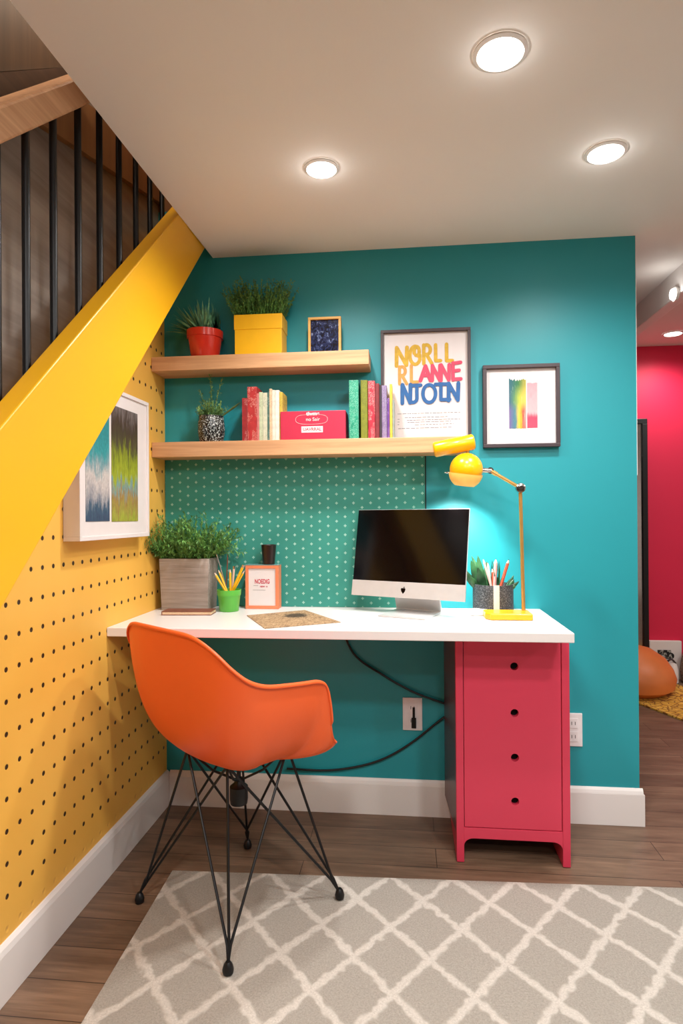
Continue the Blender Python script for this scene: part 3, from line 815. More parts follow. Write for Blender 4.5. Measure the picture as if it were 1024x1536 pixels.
# large poster standing on the lower shelf
x0, x1 = onY(571, 560, -.02).x, onY(706, 560, -.02).x; zt = 1.797
t = empty('poster_frame', ((x0+x1)/2, -.012, S2), 0, 'large dark-framed poster with brush lettering standing on the lower shelf', 'framed poster')
bm = bmesh.new(); frame_rect(bm, x0, x1, S2+.0005, zt, -.024, -.002, .011); obj('frame', bm, M['frame_dark'], t, bevel=.001)
bm = bmesh.new(); bx(bm, x0+.011, x1-.011, -.012, -.004, S2+.0115, zt-.011); obj('print', bm, M['paper'], t)
yp = -.0124
word(t, [('N', 593, 612, 521, 549, 'ink_gold', 5), ('G', 613, 632, 519, 547, 'ink_gold', 4.5), ('R', 633, 649, 517, 546, 'ink_gold', 4.5), ('L', 651, 662, 517, 542, 'ink_gold', 4.5), ('L', 667, 680, 516, 542, 'ink_gold', 4.5),
         ('R', 597, 611, 550, 576, 'ink_orange', 4), ('L', 614, 628, 548, 574, 'ink_orange', 4),
         ('A', 630, 646, 549, 571, 'ink_pink', 5), ('N', 647, 661, 548, 571, 'ink_pink', 4.5), ('N', 660, 675, 547, 571, 'ink_pink', 4.5), ('E', 677, 692, 544, 570, 'ink_pink', 4.5),
         ('N', 602, 617, 577, 605, 'ink_blue', 5), ('J', 612, 630, 578, 604, 'ink_blue', 4.5), ('O', 633, 654, 577, 604, 'ink_blue', 4.5), ('T', 655, 675, 576, 601, 'ink_blue', 4.5), ('N', 671, 689, 575, 601, 'ink_blue', 5)], yp, 'brush_lettering')
bm = bmesh.new()
for (xa, xb, yy) in [(596, 690, 621), (607, 671, 627), (610, 690, 631), (611, 676, 634), (622, 680, 638), (597, 677, 643), (596, 599, 629), (596, 599, 633), (596, 599, 637)]:
    x = xa
    while x < xb:
        w = random.uniform(2, 7); a = onY(x, yy - (x-596)*.03, yp); c = onY(min(x+w, xb), yy - (x-596)*.03, yp)
        bx(bm, a.x, c.x, yp, yp+.0003, a.z-.0008, a.z+.0008); x += w+random.uniform(.6, 2)
obj('small_print', bm, M['ink_grey'], t)

# smaller framed print hanging to the right
x0, x1 = onY(724, 600, -.02).x, onY(839.5, 600, -.02).x; z0, z1 = 1.355, 1.655
t = empty('art_frame', ((x0+x1)/2, -.012, z0), 0, 'dark-framed print of green and pink paint strips hanging right of the poster', 'picture')
bm = bmesh.new(); frame_rect(bm, x0, x1, z0, z1, -.026, -.001, .0135); obj('frame', bm, M['frame_dark'], t, bevel=.0015)
bm = bmesh.new(); bx(bm, x0+.0135, x1-.0135, -.012, -.004, z0+.0135, z1-.0135); obj('print', bm, M['paper'], t)
def rainbow_mat():
    m, nt, b = new_mat('green_paint_strip'); g = NT(nt); co = g.coord(); x, y, z = g.xyz(co)
    a = onY(764, 600, -.0124).x - (x0+x1)/2; c = onY(788, 600, -.0124).x - (x0+x1)/2
    u = g.math('DIVIDE', g.math('SUBTRACT', x, a), c-a)
    v = g.math('DIVIDE', g.math('SUBTRACT', z, .085), .16)
    n = g.noise(g.mapping(co, scale=(620, 1, 16)), 1., 5, .7, .6)
    nn = g.math('MULTIPLY', g.math('SUBTRACT', n, .5), .7)
    top = g.ramp(g.math('ADD', u, nn), [(0, lin((40, 96, 112))), (.35, lin((34, 104, 84))), (.6, lin((60, 120, 60))), (1, lin((170, 160, 60)))])
    mid = g.ramp(g.math('ADD', u, nn), [(0, lin((52, 96, 120))), (.3, lin((84, 136, 90))), (.6, lin((176, 186, 60))), (1, lin((226, 190, 90)))])
    bot = g.ramp(g.math('ADD', u, nn), [(0, lin((112, 96, 150))), (.35, lin((60, 124, 136))), (.62, lin((236, 196, 40))), (.85, lin((222, 66, 56))), (1, lin((170, 150, 140)))])
    vv = g.math('ADD', v, g.math('MULTIPLY', nn, .4))
    k1 = g.n('ShaderNodeMapRange'); k1.inputs['From Min'].default_value = .62; k1.inputs['From Max'].default_value = .9; g.link(vv, k1.inputs['Value'])
    k2 = g.n('ShaderNodeMapRange'); k2.inputs['From Min'].default_value = .3; k2.inputs['From Max'].default_value = .5; g.link(vv, k2.inputs['Value'])
    col = g.mix(k1.outputs[0], g.mix(k2.outputs[0], bot, mid), top)
    col = g.mix(g.math('GREATER_THAN', n, .66), col, lin((220, 224, 200)))
    g.link(col, b.inputs['Base Color']); b.inputs['Roughness'].default_value = .6; return m
def strip(px0, px1, py0, py1, m, rough):
    bm = bmesh.new(); y = -.0124; n = 18
    a = onY(px0, py1, y); c = onY(px1, py0, y)
    top = [bm.verts.new((a.x+(c.x-a.x)*i/n, y, c.z + random.uniform(-rough, rough))) for i in range(n+1)]
    bot = [bm.verts.new((a.x+(c.x-a.x)*i/n, y, a.z + random.uniform(-rough*.15, rough*.15))) for i in range(n+1)]
    for i in range(n): bm.faces.new([bot[i], bot[i+1], top[i+1], top[i]])
    obj('paint_strip', bm, m, t)
strip(763.5, 788.5, 569, 643, rainbow_mat(), .006)
strip(790.5, 805.5, 574, 642, paint_strokes('pink_paint_strip', [(.0, (226, 70, 98)), (.18, (222, 60, 92)), (.26, (244, 172, 176)), (1., (240, 150, 158))], 2, .085, .24, (700, 1, 9), .5), .002)

# ------------------------------------------------------------------ white-framed art on the pegboard
fy0, fy1, fz0, fz1 = -.712, -.262, 1.046, 1.505
t = empty('wall_art', (0.02, (fy0+fy1)/2, fz0), 0, 'white-framed abstract diptych hanging on the yellow pegboard', 'picture')
bm = bmesh.new()
def frect(bm, xb, xf, y0, y1, z0, z1, w):
    bx(bm, xb, xf, y0, y1, z1-w, z1); bx(bm, xb, xf, y0, y1, z0, z0+w); bx(bm, xb, xf, y0, y0+w, z0+w, z1-w); bx(bm, xb, xf, y1-w, y1, z0+w, z1-w)
frect(bm, .001, .05, fy0, fy1, fz0, fz1, .012); obj('frame', bm, M['frame_white'], t, bevel=.001)
bm = bmesh.new(); bx(bm, .001, .045, fy0+.012, fy1-.012, fz0+.012, fz1-.012); obj('mount_board', bm, M['frame_white'], t)
xx = .0465
def art(px0, px1, m):
    a = onX(px0, 782, xx).y; b_ = onX(px1, 782, xx).y; z0 = onX((px0+px1)/2, 782, xx).z; z1 = fz1-.052
    bm = bmesh.new(); bx(bm, .0452, xx, a, b_, z0, z1); obj('painting', bm, m, t)
art(129, 164.5, paint_strokes('teal_grey_painting', [(.0, (56, 70, 96)), (.1, (60, 84, 106)), (.2, (150, 148, 152)), (.34, (196, 186, 180)), (.46, (120, 150, 156)), (.56, (46, 142, 146)), (.8, (34, 128, 132)), (1., (52, 146, 148))], 2, .055, .41, (60, 60, 14), .5))
art(168, 207, paint_strokes('green_brown_painting', [(.0, (148, 156, 50)), (.1, (150, 140, 62)), (.2, (152, 118, 62)), (.3, (110, 150, 150)), (.38, (150, 160, 40)), (.55, (128, 140, 30)), (.68, (70, 66, 40)), (.85, (60, 46, 36)), (1., (110, 100, 98))], 2, .055, .41, (70, 70, 9), .75))

# ------------------------------------------------------------------ cables and outlets
yc = -.02
def cable(pts, label):
    bm = bmesh.new(); tube(bm, curve_pts(pts, 40), .0042, 8)
    tag(obj('power_cable', bm, M['cable'], smooth=True), label, 'cable', 'black cables below the desk')
def w_(u, v, y): return onY(u, v, y)
c1 = [w_(508, 955, -.012)] + [w_(u, v, -.012) for u, v in [(530, 980), (575, 1013), (620, 1038), (663, 1054), (690, 1064)]]
c1[0].z = DZ-.03
cable(c1, 'upper black cable falling from the desktop to the cabinet')
cable([w_(u, v, -.012) for u, v in [(690, 1062), (663, 1078), (620, 1112), (580, 1136), (540, 1149), (490, 1155.5), (430, 1153)]], 'lower black cable curving along the wall above the baseboard')
def outlet(px0, px1, py0, py1, label, plug):
    a = onY(px0, py1, -.004); c = onY(px1, py0, -.004)
    t = empty('wall_outlet', ((a.x+c.x)/2, -.003, a.z), 0, label, 'outlet', 'white wall outlets')
    bm = bmesh.new(); bx(bm, a.x, c.x, -.006, -.0005, a.z, c.z); obj('cover_plate', bm, M['outlet'], t, bevel=.002)
    mx = (a.x+c.x)/2; h = c.z-a.z
    for zz in (.3, .7):
        zc = a.z+h*zz
        bm = bmesh.new(); bx(bm, mx-.016, mx+.016, -.0075, -.006, zc-h*.15, zc+h*.15); sk = obj('socket', bm, M['outlet'], t, bevel=.003)
        for dx in (-.006, .006):
            bm = bmesh.new(); bx(bm, mx+dx-.001, mx+dx+.001, -.0079, -.0074, zc-h*.05, zc+h*.05); obj('slot', bm, M['dark'], sk)
    if plug:
        bm = bmesh.new(); bx(bm, mx-.004, mx+.013, -.012, -.0076, a.z+h*.08, a.z+h*.4); bx(bm, mx, mx+.009, -.011, -.0076, a.z+h*.4, a.z+h*.72)
        obj('plug', bm, M['dark'], t, bevel=.001)
outlet(604, 633, 1047, 1095, 'white outlet with dark plug on the teal wall under the desk', True)
outlet(846, 873, 1070, 1119, 'white outlet at the right edge of the red cabinet', False)

# ================================================================== ON THE DESK
# textile planter with a bushy plant
s_ = 2.22/F
px0, px1 = .026, onY(313, 880, -.128).x
zt = onY(285, 838, -.128).z
t = empty('desk_planter', ((px0+px1)/2, -.075, DZ), 0, 'bushy green plant in a grey woven square planter at the left end of the desk', 'plant')
bm = bmesh.new(); sl = .010
def tapered(bm, x0, x1, y0, y1, z0, z1, s):
    a = [bm.verts.new(p) for p in ((x0+s, y0+s, z0), (x1-s, y0+s, z0), (x1-s, y1-s, z0), (x0+s, y1-s, z0))]
    b_ = [bm.verts.new(p) for p in ((x0, y0, z1), (x1, y0, z1), (x1, y1, z1), (x0, y1, z1))]
    c = [bm.verts.new(p) for p in ((x0+.006, y0+.006, z1), (x1-.006, y0+.006, z1), (x1-.006, y1-.006, z1), (x0+.006, y1-.006, z1))]
    d = [bm.verts.new((v.co.x, v.co.y, z1-.02)) for v in c]
    bm.faces.new(a[::-1]); bm.faces.new(d)
    for L1, L2 in ((a, b_), (b_, c), (c, d)):
        for i in range(4): bm.faces.new([L1[i], L1[(i+1) % 4], L2[(i+1) % 4], L2[i]])
tapered(bm, px0, px1, -.128, -.012, DZ+.0005, zt, .006); obj('planter', bm, M['planter'], t, bevel=.006, smooth=True)
bm = bmesh.new(); bx(bm, px0+.01, px1-.01, -.118, -.022, zt-.019, zt-.012); obj('soil', bm, M['soil'], t)
bm = bmesh.new(); cx = (px0+px1)/2
for i in range(230):
    x = random.uniform(px0+.015, px1-.015); y = random.uniform(-.112, -.03); u = (x-cx)/((px1-px0)/2); w = (y+.075)/.065
    d = Vector((u*.75 + random.gauss(0, .3), w*.4 + random.gauss(0, .3) - .12, random.uniform(.55, 1.1)))
    sprig(bm, Vector((x, y, zt-.014)), d, random.uniform(.09, .19), random.uniform(0, .5), 19, .021, .0062, .001, .7, droop=random.uniform(.0, .8))
for v in bm.verts: v.co.y = min(v.co.y, -.012); v.co.x = max(v.co.x, .006); v.co.z = max(v.co.z, DZ+.03)
obj('foliage', bm, M['leaf_mid'], t)

# brown notebook
t_ = empty('notebook', (.165, -.195, DZ), math.radians(4), 'brown closed notebook in front of the grey planter', 'notebook')
bm = bmesh.new(); bx(bm, -.088, .088, -.036, .036, .0005, .003); bx(bm, -.088, .088, -.036, .036, .0115, .014); bx(bm, -.088, -.085, -.036, .036, .003, .0115); obj('cover', bm, M['notebook'], t_, local=True, bevel=.001)
bm = bmesh.new(); bx(bm, -.085, .086, -.034, .034, .0031, .0114); obj('pages', bm, M['pages'], t_, local=True)

# green cup with pencils
gc = Vector((onY(343.5, 890, -.12).x, -.12, DZ)); s_ = 2.18/F
t = empty('pencil_cup', gc, 0, 'bright green enamel cup full of yellow pencils', 'cup')
bm = bmesh.new(); lathe(bm, [(14*s_, .0006), (14.6*s_, .002), (17*s_, 24*s_), (17.2*s_, 24.5*s_), (18*s_, 24.5*s_), (18.4*s_, 33*s_), (17.4*s_, 33*s_), (16*s_, 22*s_), (13.5*s_, .004), (.001, .004)], gc, 36)
obj('cup', bm, M['green_cup'], t, smooth=True)
def pencil(base, tip, r, m, label, group, name='pencil', tipm='pencil_w', lead='dark', point=True):
    base, tip = Vector(base), Vector(tip); d = (tip-base); L = d.length; d.normalize()
    o = empty(name, base, 0, label, name.replace('_', ' '), group)
    bm = bmesh.new(); tube(bm, [base, base+d*(L-(.014 if point else 0))], r, 6); obj('shaft', bm, m, o)
    if point:
        bm = bmesh.new(); tube(bm, [base+d*(L-.014), base+d*(L-.003)], [r*.98, r*.3], 6); obj('cone', bm, M[tipm], o)
        bm = bmesh.new(); tube(bm, [base+d*(L-.0032), base+d*L], [r*.32, r*.08], 6); obj('lead', bm, M[lead], o)
    else:
        bm = bmesh.new(); tube(bm, [base+d*(L-.008), base+d*(L+.002)], r*1.06, 8); obj('end_cap', bm, M['chrome'], o)
    return o
gp = 'pencils in the green cup'
for (bxx, byy, tx, ty, y1, r, m, lab, pt) in [
    (349, 905, 321, 858, -.13, .0042, 'pencil_y', 'yellow pencil leaning furthest left in the green cup', True),
    (347, 903, 327, 854, -.115, .0036, 'pencil_y', 'thinner yellow pencil just behind the leftmost one in the green cup', True),
    (346, 904, 345, 853, -.112, .0042, 'pencil_y', 'upright yellow pencil in the middle of the green cup', True),
    (340, 905, 365, 848, -.128, .0048, 'pencil_y', 'thick yellow pencil leaning right towards the coral frame', False),
    (341, 903, 367, 855, -.116, .0036, 'pencil_y', 'slim yellow pencil leaning furthest right in the green cup', True)]:
    b_ = onY(bxx, byy, -.12); b_.z = max(b_.z, DZ+.012); pencil(b_, onY(tx, ty, y1), r, M[m], lab, gp, point=pt)
b_ = onY(348, 900, -.118); b_.z = DZ+.014; pencil(b_, onY(325, 832, -.11), .0022, M['chrome'], 'silver brush handle leaning left out of the green cup', 'brushes in the green cup', 'paintbrush', point=False)
b_ = onY(338, 900, -.108); b_.z = DZ+.014; pencil(b_, onY(341.5, 832, -.1), .0022, M['notebook'], 'thin dark brush standing tall in the green cup', 'brushes in the green cup', 'paintbrush', point=False)
b_ = onY(346, 900, -.105); b_.z = DZ+.014; pencil(b_, onY(351, 850, -.1), .004, M['pencil_w'], 'pale flat stick standing in the green cup', 'brushes in the green cup', 'craft_stick', point=False)

# coral frame block with a dark cup on top
p0 = onY(368, 912, -.07); p1 = onY(417.5, 848, -.07); zt = p1.z
t = empty('block_frame', ((p0.x+p1.x)/2, -.045, DZ), 0, 'coral block frame with small red lettering standing on the desk', 'picture frame')
bm = bmesh.new(); frame_rect(bm, p0.x, p1.x, DZ+.0005, zt, -.07, -.022, .012); obj('frame', bm, M['coral'], t, bevel=.001)
bm = bmesh.new(); bx(bm, p0.x+.012, p1.x-.012, -.066, -.03, DZ+.0125, zt-.012); obj('card', bm, M['paper'], t)
bm = bmesh.new(); bx(bm, p0.x-.001, p1.x+.001, -.071, -.02, zt, zt+.002); obj('clear_top', bm, M['acrylic'], t)
ym = -.0662; cxm = (p0.x+p1.x)/2
text_obj('NOEDIG', .0185, front_mx((cxm, ym, onY(392, 872.5, ym).z)) @ Matrix.Diagonal((.8, 1.25, 1, 1)), M['ink_red'], t, bold=.0005)
text_obj('NEW  H', .008, front_mx((cxm+.006, ym, onY(392, 880, ym).z)), M['ink_red'], t, bold=.0003)
bm = bmesh.new()
for xa, xb, yy in ((380, 387, 878.5), (379, 398, 885)):
    a = onY(xa, yy, ym); c = onY(xb, yy, ym); bx(bm, a.x, c.x, ym, ym+.0002, a.z-.0006, a.z+.0006)
obj('fine_print', bm, M['ink_grey'], t)
cc = Vector((onY(403, 830, -.045).x, -.045, zt+.0021)); s_ = 2.24/F
bm = bmesh.new(); lathe(bm, [(8.5*s_, 0), (9*s_, .001), (11.6*s_, 29.5*s_), (11.2*s_, 30*s_), (10.4*s_, 29*s_), (8*s_, 3*s_), (.001, 3*s_)], cc, 32)
tag(obj('tumbler', bm, M['black_cup'], smooth=True), 'small dark brown tumbler standing on the coral block frame', 'cup')

# woven paper mat with a dark blot
def mat_mat():
    m, nt, b = new_mat('printed_kraft_sheet'); g = NT(nt); co = g.coord()
    n = g.noise(g.mapping(co, scale=(45, 190, 1), rot=(0, 0, .35)), 1., 6, .75, 1.)
    n2 = g.noise(g.mapping(co, scale=(180, 40, 1), rot=(0, 0, .35)), 1., 4, .7)
    col = g.ramp(g.math('ADD', g.math('MULTIPLY', n, .65), g.math('MULTIPLY', n2, .35)), [(.4, lin((84, 56, 38))), (.5, lin((176, 142, 104))), (.62, lin((206, 178, 142)))])
    x, y, z = g.xyz(co); d = g.math('SQRT', g.math('ADD', g.math('POWER', g.math('DIVIDE', g.math('SUBTRACT', x, .0), .045), 2.), g.math('POWER', g.math('DIVIDE', g.math('SUBTRACT', y, .06), .05), 2.)))
    blot = g.math('LESS_THAN', g.math('ADD', d, g.math('MULTIPLY', g.math('SUBTRACT', n, .5), 2.5)), .9)
    g.link(g.mix(g.math('MULTIPLY', blot, .85), col, lin((44, 36, 30))), b.inputs['Base Color']); b.inputs['Roughness'].default_value = .8; return m
q = [onZ(u, v, DZ+.002) for u, v in ((370, 923), (397, 942.5), (511, 933), (457, 915))]
bm = bmesh.new(); prism(bm, [(p.x, min(-.075, max(p.y, -DD+.012)), DZ+.0006) for p in q], (0, 0, .0016))
tag(obj('printed_mat', bm, mat_mat()), 'printed kraft paper sheet lying on the desk in front of the chair', 'paper')

# ------------------------------------------------------------------ computer
BL = onY(527, 891, -.085); BR = onY(697, 904, -.25); zb = (BL.z+BR.z)/2
u = Vector((BR.x-BL.x, BR.y-BL.y, 0)); W = u.length; u.normalize(); nb = Vector((-u.y, u.x, 0))     # nb points to the wall
tilt = math.radians(11); v = Vector((0, 0, 1))*math.cos(tilt) + nb*math.sin(tilt); nf = -u.cross(v) if u.cross(v).dot(nb) > 0 else u.cross(v)
nf = -(nb*math.cos(tilt) - Vector((0, 0, 1))*math.sin(tilt))
org = Vector((BL.x, BL.y, zb)); HT = .313
mx = Matrix(((u.x, v.x, nf.x, org.x), (u.y, v.y, nf.y, org.y), (u.z, v.z, nf.z, org.z), (0, 0, 0, 1)))
mid = org + u*W*.5
t = empty('computer', (mid.x, mid.y, DZ), 0, 'all-in-one desktop computer with black screen and silver chin and stand', 'computer')
def local_box(x0, x1, y0, y1, z0, z1):
    bm = bmesh.new(); bx(bm, x0, x1, y0, y1, z0, z1); bm.transform(mx); return bm
chin = .055
bm = bmesh.new(); bx(bm, 0, W, 0, HT, -.008, -.0015)
n0 = [bm.verts.new(p) for p in ((.01, .01, -.008), (W-.01, .01, -.008), (W-.01, HT-.01, -.008), (.01, HT-.01, -.008))]
n1 = [bm.verts.new(p) for p in ((W*.3, HT*.2, -.03), (W*.7, HT*.2, -.03), (W*.7, HT*.75, -.03), (W*.3, HT*.75, -.03))]
bm.faces.new(n1)
for i in range(4): bm.faces.new([n0[i], n0[(i+1) % 4], n1[(i+1) % 4], n1[i]])
bm.transform(mx); obj('housing', bm, M['silver'], t, bevel=.0012)
obj('chin', local_box(0, W, 0, chin, -.0015, .0005), M['silver'], t)
obj('screen', local_box(.0015, W-.0015, chin, HT-.0015, -.0015, .0004), M['bezel'], t)
bm = bmesh.new()
ex, ey = W*.475, chin*.48
pts = [(0, -.0125), (-.007, -.003), (-.0085, .004), (-.0055, .008), (-.001, .006), (.0, .0085), (.0015, .006), (.006, .008), (.0085, .0035), (.007, -.004)]
prism(bm, [(ex+x, ey+y, .0005) for x, y in pts], (0, 0, .0006)); prism(bm, [(ex+x, ey+y, .0005) for x, y in ((0, .008), (.003, .0125), (.0065, .0105), (.003, .0085))], (0, 0, .0006)); bm.transform(mx)
obj('emblem', bm, M['bezel'], t)
# stand: bent sheet from the back of the housing down to a foot plate
fx = mid + u*.015
def P(a, along, z): return Vector((fx.x, fx.y, 0)) + u*a + nb*along + Vector((0, 0, z))
bm = bmesh.new(); th = .006; hw = .085
prof = [(-.075, DZ+.0006), (.075, DZ+.0006), (.09, DZ+.01), (.055, DZ+.12), (.047, DZ+.118), (.078, DZ+.008), (.072, DZ+.0066), (-.075, DZ+.0056)]
prism(bm, [P(-hw, a, z) for a, z in prof], u*2*hw); obj('stand', bm, M['silver'], t, bevel=.0015)

# ------------------------------------------------------------------ dark pot with succulents and pencils
pc = Vector((onY(739, 890, -.09).x, -.09, DZ)); s_ = 2.1/F
t = empty('succulent_pot', pc, 0, 'succulents in a dark speckled round pot with a cream band beside the computer', 'plant')
bm = bmesh.new(); r = 30.5*s_
lathe(bm, [(r*.94, .0006), (r, .005), (r*1.0, 44*s_), (r*.95, 44*s_), (r*.93, 30*s_), (.001, 30*s_)], pc, 48); obj('pot', bm, M['concrete'], t, smooth=True)
bm = bmesh.new()
for k in range(6):
    a0 = math.radians(-96 + k*2.7); a1 = a0+math.radians(2.7)
    q = [(pc.x+(r*1.012)*math.cos(a), pc.y+(r*1.012)*math.sin(a), z) for a, z in ((a0, DZ+.002), (a1, DZ+.002), (a1, DZ+45*s_), (a0, DZ+45*s_))]
    bm.faces.new([bm.verts.new(p) for p in q])
bmesh.ops.remove_doubles(bm, verts=bm.verts[:], dist=1e-5)
obj('band', bm, M['cream'], t, smooth=True)
bm = bmesh.new()
def fat_leaf(bm, p, d, L, w, th):
    d = Vector(d).normalized(); s = d.cross(Vector((0, 1, 0))); s.normalize(); n = s.cross(d); seg = 8; prev = None
    for k in range(9):
        uu = k/8; ww = w*math.sin(PI*min(1, .12+uu*.88))**.8*.5 + .0004; c = Vector(p) + d*L*uu + Vector((0, 0, 1))*L*.1*uu*uu
        ring = [bm.verts.new(c + s*ww*math.cos(2*PI*j/seg) + n*th*.5*(ww/(w*.5))*math.sin(2*PI*j/seg)) for j in range(seg)]
        if prev:
            for j in range(seg): bm.faces.new([prev[j], prev[(j+1) % seg], ring[(j+1) % seg], ring[j]])
        prev = ring
zt = DZ+40*s_
for dx, d, L, w in [(-.045, (-.35, -.1, 1), .1, .026), (-.035, (-.15, .1, 1), .11, .026), (-.055, (-.6, -.1, .8), .085, .024), (-.03, (-.3, -.3, .8), .08, .03), (-.05, (-.45, -.35, .55), .06, .024), (-.025, (.05, .2, 1), .09, .022), (-.02, (-.5, .2, 1), .12, .02)]:
    fat_leaf(bm, pc+Vector((dx, -.01, 36*s_)), d, L, w, .007)
for i in range(26):
    a = random.uniform(0, 2*PI); blade(bm, pc+Vector((.004+.02*math.cos(a), .01+.02*math.sin(a), 36*s_)), (random.gauss(0, .22), random.gauss(0, .2), 1), random.uniform(.08, .11), .006, .1)
for i in range(12):
    fat_leaf(bm, pc+Vector((.05, random.uniform(-.03, .03), 36*s_)), (random.uniform(.4, 1), random.gauss(0, .3), random.uniform(.35, .9)), random.uniform(.025, .05), .012, .005)
for q in bm.verts: q.co.y = min(q.co.y, -.004)
obj('foliage', bm, M['leaf_succulent'], t, smooth=True)
gp = 'pencils in the dark pot'
for (x0_, y0_, x1_, y1_, yy, r_, m, lab) in [
    (738, 885, 724, 838, -.115, .004, 'pencil_p', 'pale pink pencil leaning left in the dark pot'),
    (741, 885, 743.5, 838, -.125, .0062, 'pencil_p', 'thick upright pale pink pencil in the dark pot'),
    (737, 885, 731, 843, -.122, .004, 'cream', 'cream pencil left of the thick pink one in the dark pot'),
    (749, 885, 763, 839, -.12, .0055, 'pencil_r', 'brick red pencil leaning right in the dark pot'),
    (740, 885, 738, 852, -.118, .004, 'pencil_r', 'short red pencil between the pink ones in the dark pot')]:
    pencil(onY(x0_, y0_, -.115), onY(x1_, y1_, yy), r_, M[m], lab, gp)

# white block and small brown eraser by the computer foot
p = Vector((1.178, -.155, DZ)); bm = bmesh.new()
prism(bm, [(p.x-.036, p.y-.02, DZ+.0005), (p.x+.034, p.y-.02, DZ+.0005), (p.x+.028, p.y-.014, DZ+.02), (p.x-.024, p.y-.014, DZ+.02)], (0, .045, 0))
tag(obj('computer_mouse', bm, M['desk'], bevel=.004), 'small white wedge-shaped mouse on the desk beside the computer stand', 'mouse')
p = Vector((1.223, -.178, DZ)); bm = bmesh.new(); bx(bm, p.x-.009, p.x+.009, p.y-.008, p.y+.008, DZ+.0005, DZ+.017)
tag(obj('eraser', bm, M['notebook'], bevel=.002), 'tiny brown eraser between the white mouse and yellow lamp base', 'eraser')

# ------------------------------------------------------------------ lamp
ly = -.2
lb0 = onY(727, 930, ly-.045).x + .004; lb1 = onY(798, 930, ly-.045).x
t = empty('desk_lamp', ((lb0+lb1)/2, ly, DZ), 0, 'yellow dome desk lamp with brass pole at the right end of the desk', 'lamp')
bm = bmesh.new()
prism(bm, [(lb0+.012, ly-.06, DZ+.0006), (lb1, ly-.06, DZ+.0006), (lb1, ly+.03, DZ+.0006), (lb0-.002, ly+.03, DZ+.0006), (lb0-.002, ly-.035, DZ+.0006)], (0, 0, .022)); obj('base', bm, M['lamp_yellow'], t, bevel=.004)
py_ = ly+.012
pb = onY(785, 917, py_); pj = onY(780, 732, py_)
bm = bmesh.new(); tube(bm, [(pb.x, py_, DZ+.02), (pj.x, py_, pj.z)], .0062, 16); obj('pole', bm, M['brass'], t, smooth=True)
bm = bmesh.new(); lathe(bm, [(.009, -.014), (.0155, -.012), (.0165, .0), (.0155, .012), (.009, .014)], pj, 24, axis=(0, 1, 0)); lathe(bm, [(.0075, -.018), (.0075, -.013)], pj, 16, axis=(0, 1, 0)); obj('joint', bm, M['chrome'], t, smooth=True)
pa = onY(735, 706, py_); 
bm = bmesh.new(); tube(bm, [pj, pa], .0058, 14); tube(bm, [pa+(pj-pa)*.0, pa+(pj-pa)*.22], .0078, 14); obj('arm', bm, M['brass'], t, smooth=True)
sc = onY(699, 704, py_); R_ = 24.5/F*(sc-CAM).dot(F2)
bm = bmesh.new(); tube(bm, [pa+Vector((.004, 0, 0)), Vector((sc.x+R_*.9, py_, sc.z-.004))], .0085, 14); lathe(bm, [(.011, -.006), (.011, .006)], pa, 16, axis=(0, 1, 0)); obj('swivel', bm, M['chrome'], t, smooth=True)
ax = Vector((.12, -.1, 1)).normalized()
bm = bmesh.new()
prof = [(R_*math.cos(a), R_*math.sin(a)) for a in [math.radians(-48 + 138*i/20) for i in range(20)]] + [(.0012, R_)]
lathe(bm, prof, sc, 40, axis=ax, cap0=False); shd = obj('shade', bm, M['lamp_yellow'], t, smooth=True)
so = shd.modifiers.new('thick', 'SOLIDIFY'); so.thickness = .0015
bm = bmesh.new()
prof = [(R_*1.04*math.cos(math.radians(a)), R_*(-.16 + 1.04*math.sin(math.radians(a)))) for a in range(-6, -57, -5)]
lathe(bm, prof, sc, 40, axis=ax, cap0=False, cap1=False); obj('glow_collar', bm, M['lamp_glow'], t, smooth=True)
bm = bmesh.new(); ball(bm, sc - ax*R_*.55, R_*.42, 16); obj('bulb', bm, M['bulb'], t, smooth=True)
kx = sc + Vector((-R_*1.0, 0, -R_*.2)); bm = bmesh.new(); tube(bm, [kx+Vector((.004, 0, 0)), kx+Vector((-.01, 0, 0)), kx+Vector((-.018, 0, .0005))], [.0035, .003, .0006], 10); obj('knob', bm, M['chrome'], t, smooth=True)
c0 = onY(650, 675, py_); c1_ = onY(711, 662.5, py_); rr = 11.5/F*(c0-CAM).dot(F2)
bm = bmesh.new(); d = (c1_-c0).normalized()
tube(bm, [c0, c0+d*.003, c0+d*.006, c1_-d*.006, c1_-d*.003, c1_], [rr*.8, rr*.93, rr, rr*1.04, rr*.97, rr*.84], 28); obj('counterweight', bm, M['lamp_yellow'], t, smooth=True)
cm = onY(701, 672, py_); bm = bmesh.new(); tube(bm, [Vector((cm.x, py_, sc.z+R_*.96)), Vector((cm.x+.001, py_, cm.z+.004))], .006, 14); obj('stem', bm, M['brass'], t, smooth=True)
L = bpy.data.lights.new('lamp_spot', 'SPOT'); L.energy = 34; L.spot_size = math.radians(104); L.spot_blend = 1.; L.shadow_soft_size = .02; L.color = (1, .96, .9)
o = bpy.data.objects.new('lamp_spot', L); C.objects.link(o); o.location = sc - ax*R_*1.25
o.rotation_euler = (-ax + Vector((0, .55, -.2))).to_track_quat('-Z', 'Y').to_euler()

# ================================================================== HALL BEYOND
# black-framed tall mirror on the pink wall
x1_ = onY(970.5, 800, 2.03).x
t = empty('standing_mirror', (x1_-.25, 2.03, 0), 0, 'tall black-framed mirror against the pink hall wall', 'mirror')
zt = onY(970, 628, 2.02).z
bm = bmesh.new(); frame_rect(bm, x1_-.5, x1_, .003, zt, 2.01, 2.045, .035); obj('frame', bm, M['black_metal'], t, bevel=.003)
bm = bmesh.new(); bx(bm, x1_-.465, x1_-.035, 2.025, 2.04, .038, zt-.035); obj('glass', bm, M['mirror'], t)
